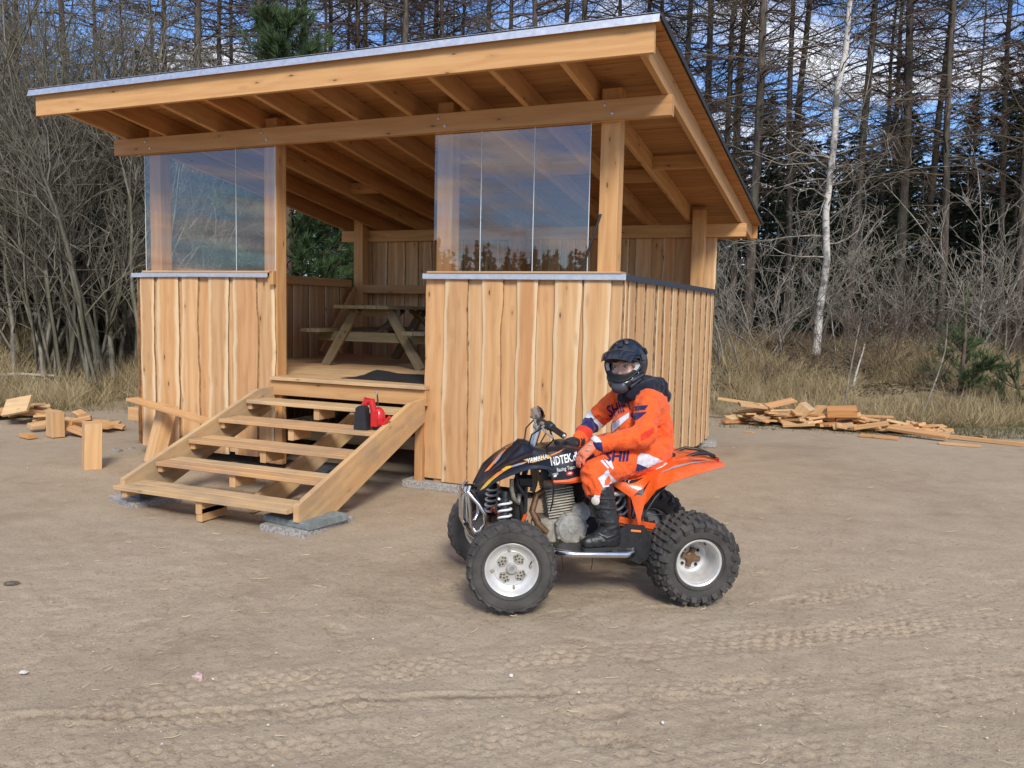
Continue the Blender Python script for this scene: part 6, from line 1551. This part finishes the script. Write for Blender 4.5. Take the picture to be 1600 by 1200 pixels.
J_.limb([CH+Vector((.02, -.07, .05)), SHF, SHF.lerp(ELF, .5), ELF, ELF.lerp(WRF, .5), WRF], [.075, .068, .060, .053, .045, .038], 18)
jersey = J_.build('jersey', M_JER, PR, voxel=.008, smooth=4, fold=.012, fscale=9.5, seed=9, attrs={'arm': arm_t, 'cuff': cuff_t, 'under': under_t})
# hood of a dark sweatshirt bunched behind the neck
H_ = Blob(); H_.limb([NK+Vector((.045, .085, -.01)), NK+Vector((-.05, .105, .02)), NK+Vector((-.135, .05, .025)), NK+Vector((-.155, -.02, .02)), NK+Vector((-.10, -.10, .02)), NK+Vector((.02, -.09, -.01))], [.040, .052, .058, .058, .05, .04]).ball(NK+Vector((-.165, .03, -.03)), (.05, .07, .05)).limb([NK+Vector((.045, .085, -.01)), NK+Vector((.075, .0, -.045)), NK+Vector((.02, -.09, -.01))], [.035, .035, .035])
H_.ball(NK+Vector((-.06, 0, .03)), (.10, .09, .06))
H_.build('sweatshirt_hood', M_NAVC, PR, voxel=.008, smooth=5, fold=.007, fscale=16, seed=2)
# gloves with five fingers each
def glove(W, K, curl, side, near):
    """W wrist, K knuckle centre; fingers spread across the vector side, bending towards curl"""
    d = (K-W).normalized(); nrm = Vector(curl).normalized(); sd_ = Vector(side).normalized(); gl_ = Blob()
    gl_.limb([W-d*.03, W, W.lerp(K, .45), K-d*.012], [.034, .033, .034, .030], 14)
    for q in (-.026, .026): gl_.limb([W.lerp(K, .35)+sd_*q*.6, K+sd_*q], [.024, .020], 12)
    for i, (off, L) in enumerate(((-.034, .066), (-.0115, .076), (.0115, .072), (.034, .056))):
        b0 = K+sd_*off-d*.01*abs(off)/.034; d1 = (d*.75+nrm*.55).normalized(); d2 = (d*.15+nrm*1.0).normalized(); d3 = (-d*.35+nrm*.8).normalized()
        gl_.limb([b0-d*.02, b0, b0+d1*L*.46, b0+d1*L*.46+d2*L*.36, b0+d1*L*.46+d2*L*.36+d3*L*.30], [.0115, .0115, .0105, .0098, .0085], 10)
    tb = W.lerp(K, .38)-sd_*.030; gl_.limb([tb, tb-sd_*.022+d*.020+nrm*.006, tb-sd_*.026+d*.045+nrm*.022, tb-sd_*.016+d*.062+nrm*.036], [.016, .014, .0125, .010], 10)
    o = gl_.build('glove', M_GLV if near else M_GLB, PR, voxel=.0042, smooth=3)
    cf = MB(); cf.tube([W-d*.040, W-d*.034, W-d*.012, W-d*.006], [.0375, .041, .041, .037], 16, False); cf.build('glove_cuff', M_WHC if near else M_GLB, o, smooth=50)
    if near:
        for q in (-.018, .006, .028): MB().ball(W.lerp(K, .80)+sd_*q-nrm*.026, (.014, .008, .007), 6, 10).build('knuckle_pad', M_GLP, o, smooth=60)
        MB().ball(W.lerp(K, .42)+sd_*.004-nrm*.030, (.020, .017, .007), 6, 10).build('back_pad', M_GLP, o, smooth=60)
    return o
glove(WRN+Vector((.012, 0, -.006)), Vector((.112, .300, .862)), (.10, -.30, -1), (-.25, 1, -.05), True)
glove(WRF+Vector((.01, 0, -.004)), Vector((.125, -.045, .878)), (.25, .15, -1), (.35, -1, 0), False)
# boots
for a_, k_, s in ((AN, KN, 1), (AF, KF, -1)):
    b1 = Blob(); top = k_.lerp(a_, .30)+Vector((-.004, 0, 0)); mid = k_.lerp(a_, .66)
    b1.limb([top, mid, a_+Vector((-.004, 0, .03)), a_+Vector((-.018, 0, -.03))], [.078, .068, .055, .055], 18)
    b1.limb([a_+Vector((-.03, 0, -.05)), a_+Vector((.04, s*.004, -.040)), a_+Vector((.110, s*.012, -.052)), a_+Vector((.140, s*.018, -.058))], [.046, .052, .043, .036], 16).limb([a_+Vector((0, 0, .02)), a_+Vector((.06, s*.008, -.035))], [.055, .045], 14)
    bt = b1.build('boot', M_BOOT, PR, voxel=.007, smooth=4, fold=.003, fscale=24, seed=5)
    q = a_+Vector((.045, s*.008, -.088)); sole = [(-.100, -.036), (-.112, 0), (-.100, .036), (-.04, .034), (.02, .043), (.085, .045), (.118, .030), (.126, 0), (.118, -.030), (.085, -.045), (.02, -.043), (-.04, -.034)]
    MB().prism(sole, q+Vector((0, 0, -.012)), (.994, s*.10, -.0), (-s*.10, .994, 0), (0, 0, .022)).build('sole', M_SOLE, bt)
    for t_, ry0, tilt in ((.40, .079, .1), (.56, .075, .12), (.80, .062, .15)):
        c = k_.lerp(a_, t_); mb = MB(); pts = [c+Vector((.078*math.cos(a)*ry0/.076, ry0*1.04*math.sin(a), .02*math.cos(a)*tilt*4)) for a in [2*math.pi*i/20 for i in range(20)]]
        mb.tube(pts, .0065, 6, False, True); mb.build('boot_strap', M_SOLE, bt, smooth=60)
        MB().box(c+Vector((.045, s*ry0*.92, .006)), (.032, .012, .024), Matrix.Rotation(R(-28*s), 3, 'Z'), .004).build('buckle', M_BLK if t_ > .5 else M_WHC, bt)
    MB().lathe([(.024, 0), (.026, .006), (.020, .011), (0, .012)], Matrix.Translation(k_.lerp(a_, .44)+Vector((.052, s*.062, 0))) @ Vector((.6, s*.9, 0)).to_track_quat('Z', 'Y').to_matrix().to_4x4(), 14).build('boot_badge', plain('cream_badge', (.62, .57, .44), .5) if s > 0 else bpy.data.materials['cream_badge'], bt, smooth=40)
    st_ = [a_+Vector((-.05, 0, .01)), a_+Vector((-.02, s*.052, -.005)), a_+Vector((.03, s*.054, -.02)), a_+Vector((.075, s*.03, .0))]
    MB().tube(st_, .010, 6).build('instep_strap', M_BOOT, bt, smooth=60)
# helmet
def hr_(az, el):
    d = Vector((math.cos(el)*math.cos(az), math.cos(el)*math.sin(az), math.sin(el)))
    r = 1/math.sqrt((d.x/.157)**2+(d.y/.127)**2+(d.z/.151)**2)
    ch = math.exp(-((el+R(40))/R(17))**2)*math.exp(-(az/R(40))**2)*.062
    r += ch-.010*math.exp(-((el+R(62))/R(12))**2)
    return hp(d.x*r, d.y*r, d.z*r+.012)
def port(az, el):                                    # inside the eye opening?
    a = abs(az)/R(60); top = R(20)-R(6)*a*a; bot = R(-27)+R(10)*a*a
    return a < 1 and bot < el < top
mb = MB(); naz, nel = 72, 36; els = [R(-66)+(R(90)-R(-66))*i/nel for i in range(nel+1)]; idx = {}
vs, fs = [], []
for i, el in enumerate(els):
    for j in range(naz): vs.append(hr_(-math.pi+2*math.pi*j/naz, min(el, R(89.5))))
for i in range(nel):
    for j in range(naz):
        azc = -math.pi+2*math.pi*(j+.5)/naz; elc = (els[i]+els[i+1])/2
        if port(azc, elc): continue
        fs.append([i*naz+j, i*naz+(j+1) % naz, (i+1)*naz+(j+1) % naz, (i+1)*naz+j])
mb.add(vs, fs); helm = mb.build('helmet', M_HELM, PR, smooth=50)
sm = helm.modifiers.new('thickness', 'SOLIDIFY'); sm.thickness = .006; sm.offset = -1
# rolled rim of the eye opening, then the pale padding inside it
def ring_pts(k, n=56):
    out = []
    for i in range(n):
        a = 2*math.pi*i/n; c, s = math.cos(a), math.sin(a); az = R(60)*k*(abs(c)**.75*(1 if c > 0 else -1)); aa = abs(az)/R(60)
        el = (R(20)-R(6)*aa*aa)*s if s > 0 else (R(27)-R(10)*aa*aa)*s
        out.append((az, el*(1 if k == 1 else k)))
    return out
rim = [hr_(a, e_) for a, e_ in ring_pts(1.)]
MB().tube(rim, .0065, 7, False, True).build('eye_port_rim', M_HBLK, helm, smooth=60)
rows = []
for k, dep_ in ((1.0, 1.0), (.95, .93), (.88, .86), (.80, .83)):
    rw = []
    for (a, e_) in ring_pts(1.): p = hr_(a*k, e_*k); rw.append(tuple(HC+(p-HC)*dep_))
    rows.append(rw+[rw[0]])
def seg_rows(i0, i1): return [[r_[i % 56] for i in range(i0, i1+1)] for r_ in rows]
for nm_, i0, i1, mm in (('cheek_padding', -7, 6, M_LINER), ('cheek_padding', 22, 35, M_LINER), ('brow_padding', 6, 22, M_HBLK), ('chin_padding', 35, 49, M_HBLK)):
    MB().grid(seg_rows(i0, i1), .004).build(nm_, mm, helm, smooth=60)
# dark inner shell so that no light leaks through behind the face
# chin bar details: vent block, mouthpiece, side grooves
def shell_patch(az0, az1, el0, el1, off, nm, mat, n=10, m=6, tap=0.):
    rows = []
    for i in range(n+1):
        row = []
        for j in range(m+1):
            v = j/m; az = az0+(az1-az0)*i/n; mid_ = (az0+az1)/2; az = mid_+(az-mid_)*(1-tap*v); p = hr_(az, el0+(el1-el0)*v); c = HC+HU*.012; e_ = min(i, n-i, j, m-j); row.append(tuple(p+(p-c).normalized()*(off if e_ else off*.3)))
        rows.append(row)
    MB().grid(rows[::-1], .005).build(nm, mat, helm, smooth=40)
shell_patch(R(-20), R(20), R(-46), R(-30), .014, 'chin_vent', M_HELG, tap=.35)
shell_patch(R(-11), R(11), R(-60), R(-48), .010, 'chin_mouthpiece', M_HBLK, tap=-.2)
for s in (1, -1):
    shell_patch(R(s*24), R(s*62), R(-44), R(-36), .008, 'cheek_panel', M_HELG, tap=.0)
    shell_patch(R(s*28), R(s*75), R(-31), R(-27.5), .007, 'cheek_ridge', M_HELG)
    shell_patch(R(s*20), R(s*34), R(58), R(72), .006, 'top_vent', M_HELG); shell_patch(R(s*100), R(s*130), R(20), R(34), .007, 'rear_vent', M_HBLK)
    shell_patch(R(s*66), R(s*84), R(8), R(24), .010, 'visor_screw_boss', M_HELG)
shell_patch(R(-9), R(9), R(48), R(70), .010, 'crown_ridge', M_HELM)
# peak
rows = []
for i in range(17):
    az = R(-64)+R(128)*i/16; row = []
    for j in range(9):
        t_ = j/8; b0 = hr_(az, R(34)-R(12)*(abs(az)/R(64))**2); b0 = b0+(b0-HC).normalized()*.010
        wtip = math.cos(az*.95); tip = hp(.105+.155*wtip**1.0, .100*math.sin(az*1.05), .060+.018*math.cos(az*2)); p = b0.lerp(tip, t_)+HU*(.030*math.sin(math.pi*t_)*.7+.012*math.exp(-(az/R(12))**2)*t_*(1-t_)*4*.6)
        row.append(tuple(p))
    rows.append(row)
pk = MB(); pk.grid(rows, .005); pk.build('helmet_peak', M_HELM, helm, smooth=45)
for s in (1, -1):
    rr_ = [rows[8+s*3][j] for j in range(1, 8)]; MB().tube([Vector(p)+HU*.004 for p in rr_], .0045, 6).build('peak_rib', M_HELG, helm, smooth=60)
bpy.context.view_layer.update()
bh = bvh_of([helm]); print_on('white_logo', poly([(977, 566.5), (985, 563), (990, 563.8), (989.5, 565.5), (983, 566.5)]), bh, M_WHC, PR, .012)
# prints on the clothes
bj = bvh_of([jersey]); bp = bvh_of([pants])
print_on('sleeve_mark', poly([(992, 635), (1013, 632.8), (1008, 640.3), (989, 641.5)]), bj, M_NVC, PR, .002)
print_on('sleeve_mark', poly([(986, 645.5), (1011, 643.6), (1002, 651.5), (995, 656.5), (991, 656), (995, 650.5), (985, 650.5)]), bj, M_NVC, PR, .002)
print_on('chest_band', poly([(957, 661), (967, 655), (983, 644.5), (983, 653), (972, 662), (957, 676)]), bj, M_WHC, PR, .002)
print_on('chest_lettering', word('SHIFT', 968, 638, 19, 20, .1, .02, .62), bj, M_NVC, PR, .0025)
print_on('side_patch', poly([(1001, 679), (1013, 672), (1021, 668), (1021.5, 676), (1012, 684), (1002, 689)]), bj, M_REC, PR, .002)
print_on('thigh_lettering', word('SHII', 963, 714, 16.5, 2, .18, .035, 1.05), bp, M_NVC, PR, .003)
print_on('hip_patch', poly([(1001, 708), (1012, 710), (1036, 720), (1012, 730.5), (994, 724), (996, 714)]), bp, M_WHC, PR, .003)
print_on('hip_patch', poly([(996, 724), (1012, 731), (998, 736), (993, 735)]), bp, M_NVC, PR, .003)
print_on('knee_patch', poly([(934, 747), (950, 734), (953, 741), (960, 748), (966, 752), (964, 758), (942, 762)]), bp, M_WHC, PR, .003)
print_on('knee_patch', poly([(945, 750), (951, 742), (954, 750), (951, 757), (944, 759)]), bp, M_ORC, PR, .0045)
for a_, b_ in (((938, 720), (950, 732)), ((944, 719), (956, 731)), ((951, 721), (957, 733))): print_on('knee_stripe', poly([a_, (a_[0]+3.5, a_[1]-1), (b_[0]+2, b_[1]-1), (b_[0]-1, b_[1]+1)]), bp, M_WHC, PR, .003)
bw = bvh_of(by_name(QB, 'rear_fender')+by_name(QB, 'seat_side_panel'))
print_on('seat_sticker', poly([(1024, 735), (1030, 729.5), (1042, 723.5), (1043, 725.5), (1034, 731.5)]), bw, M_WHT, QB, .004)
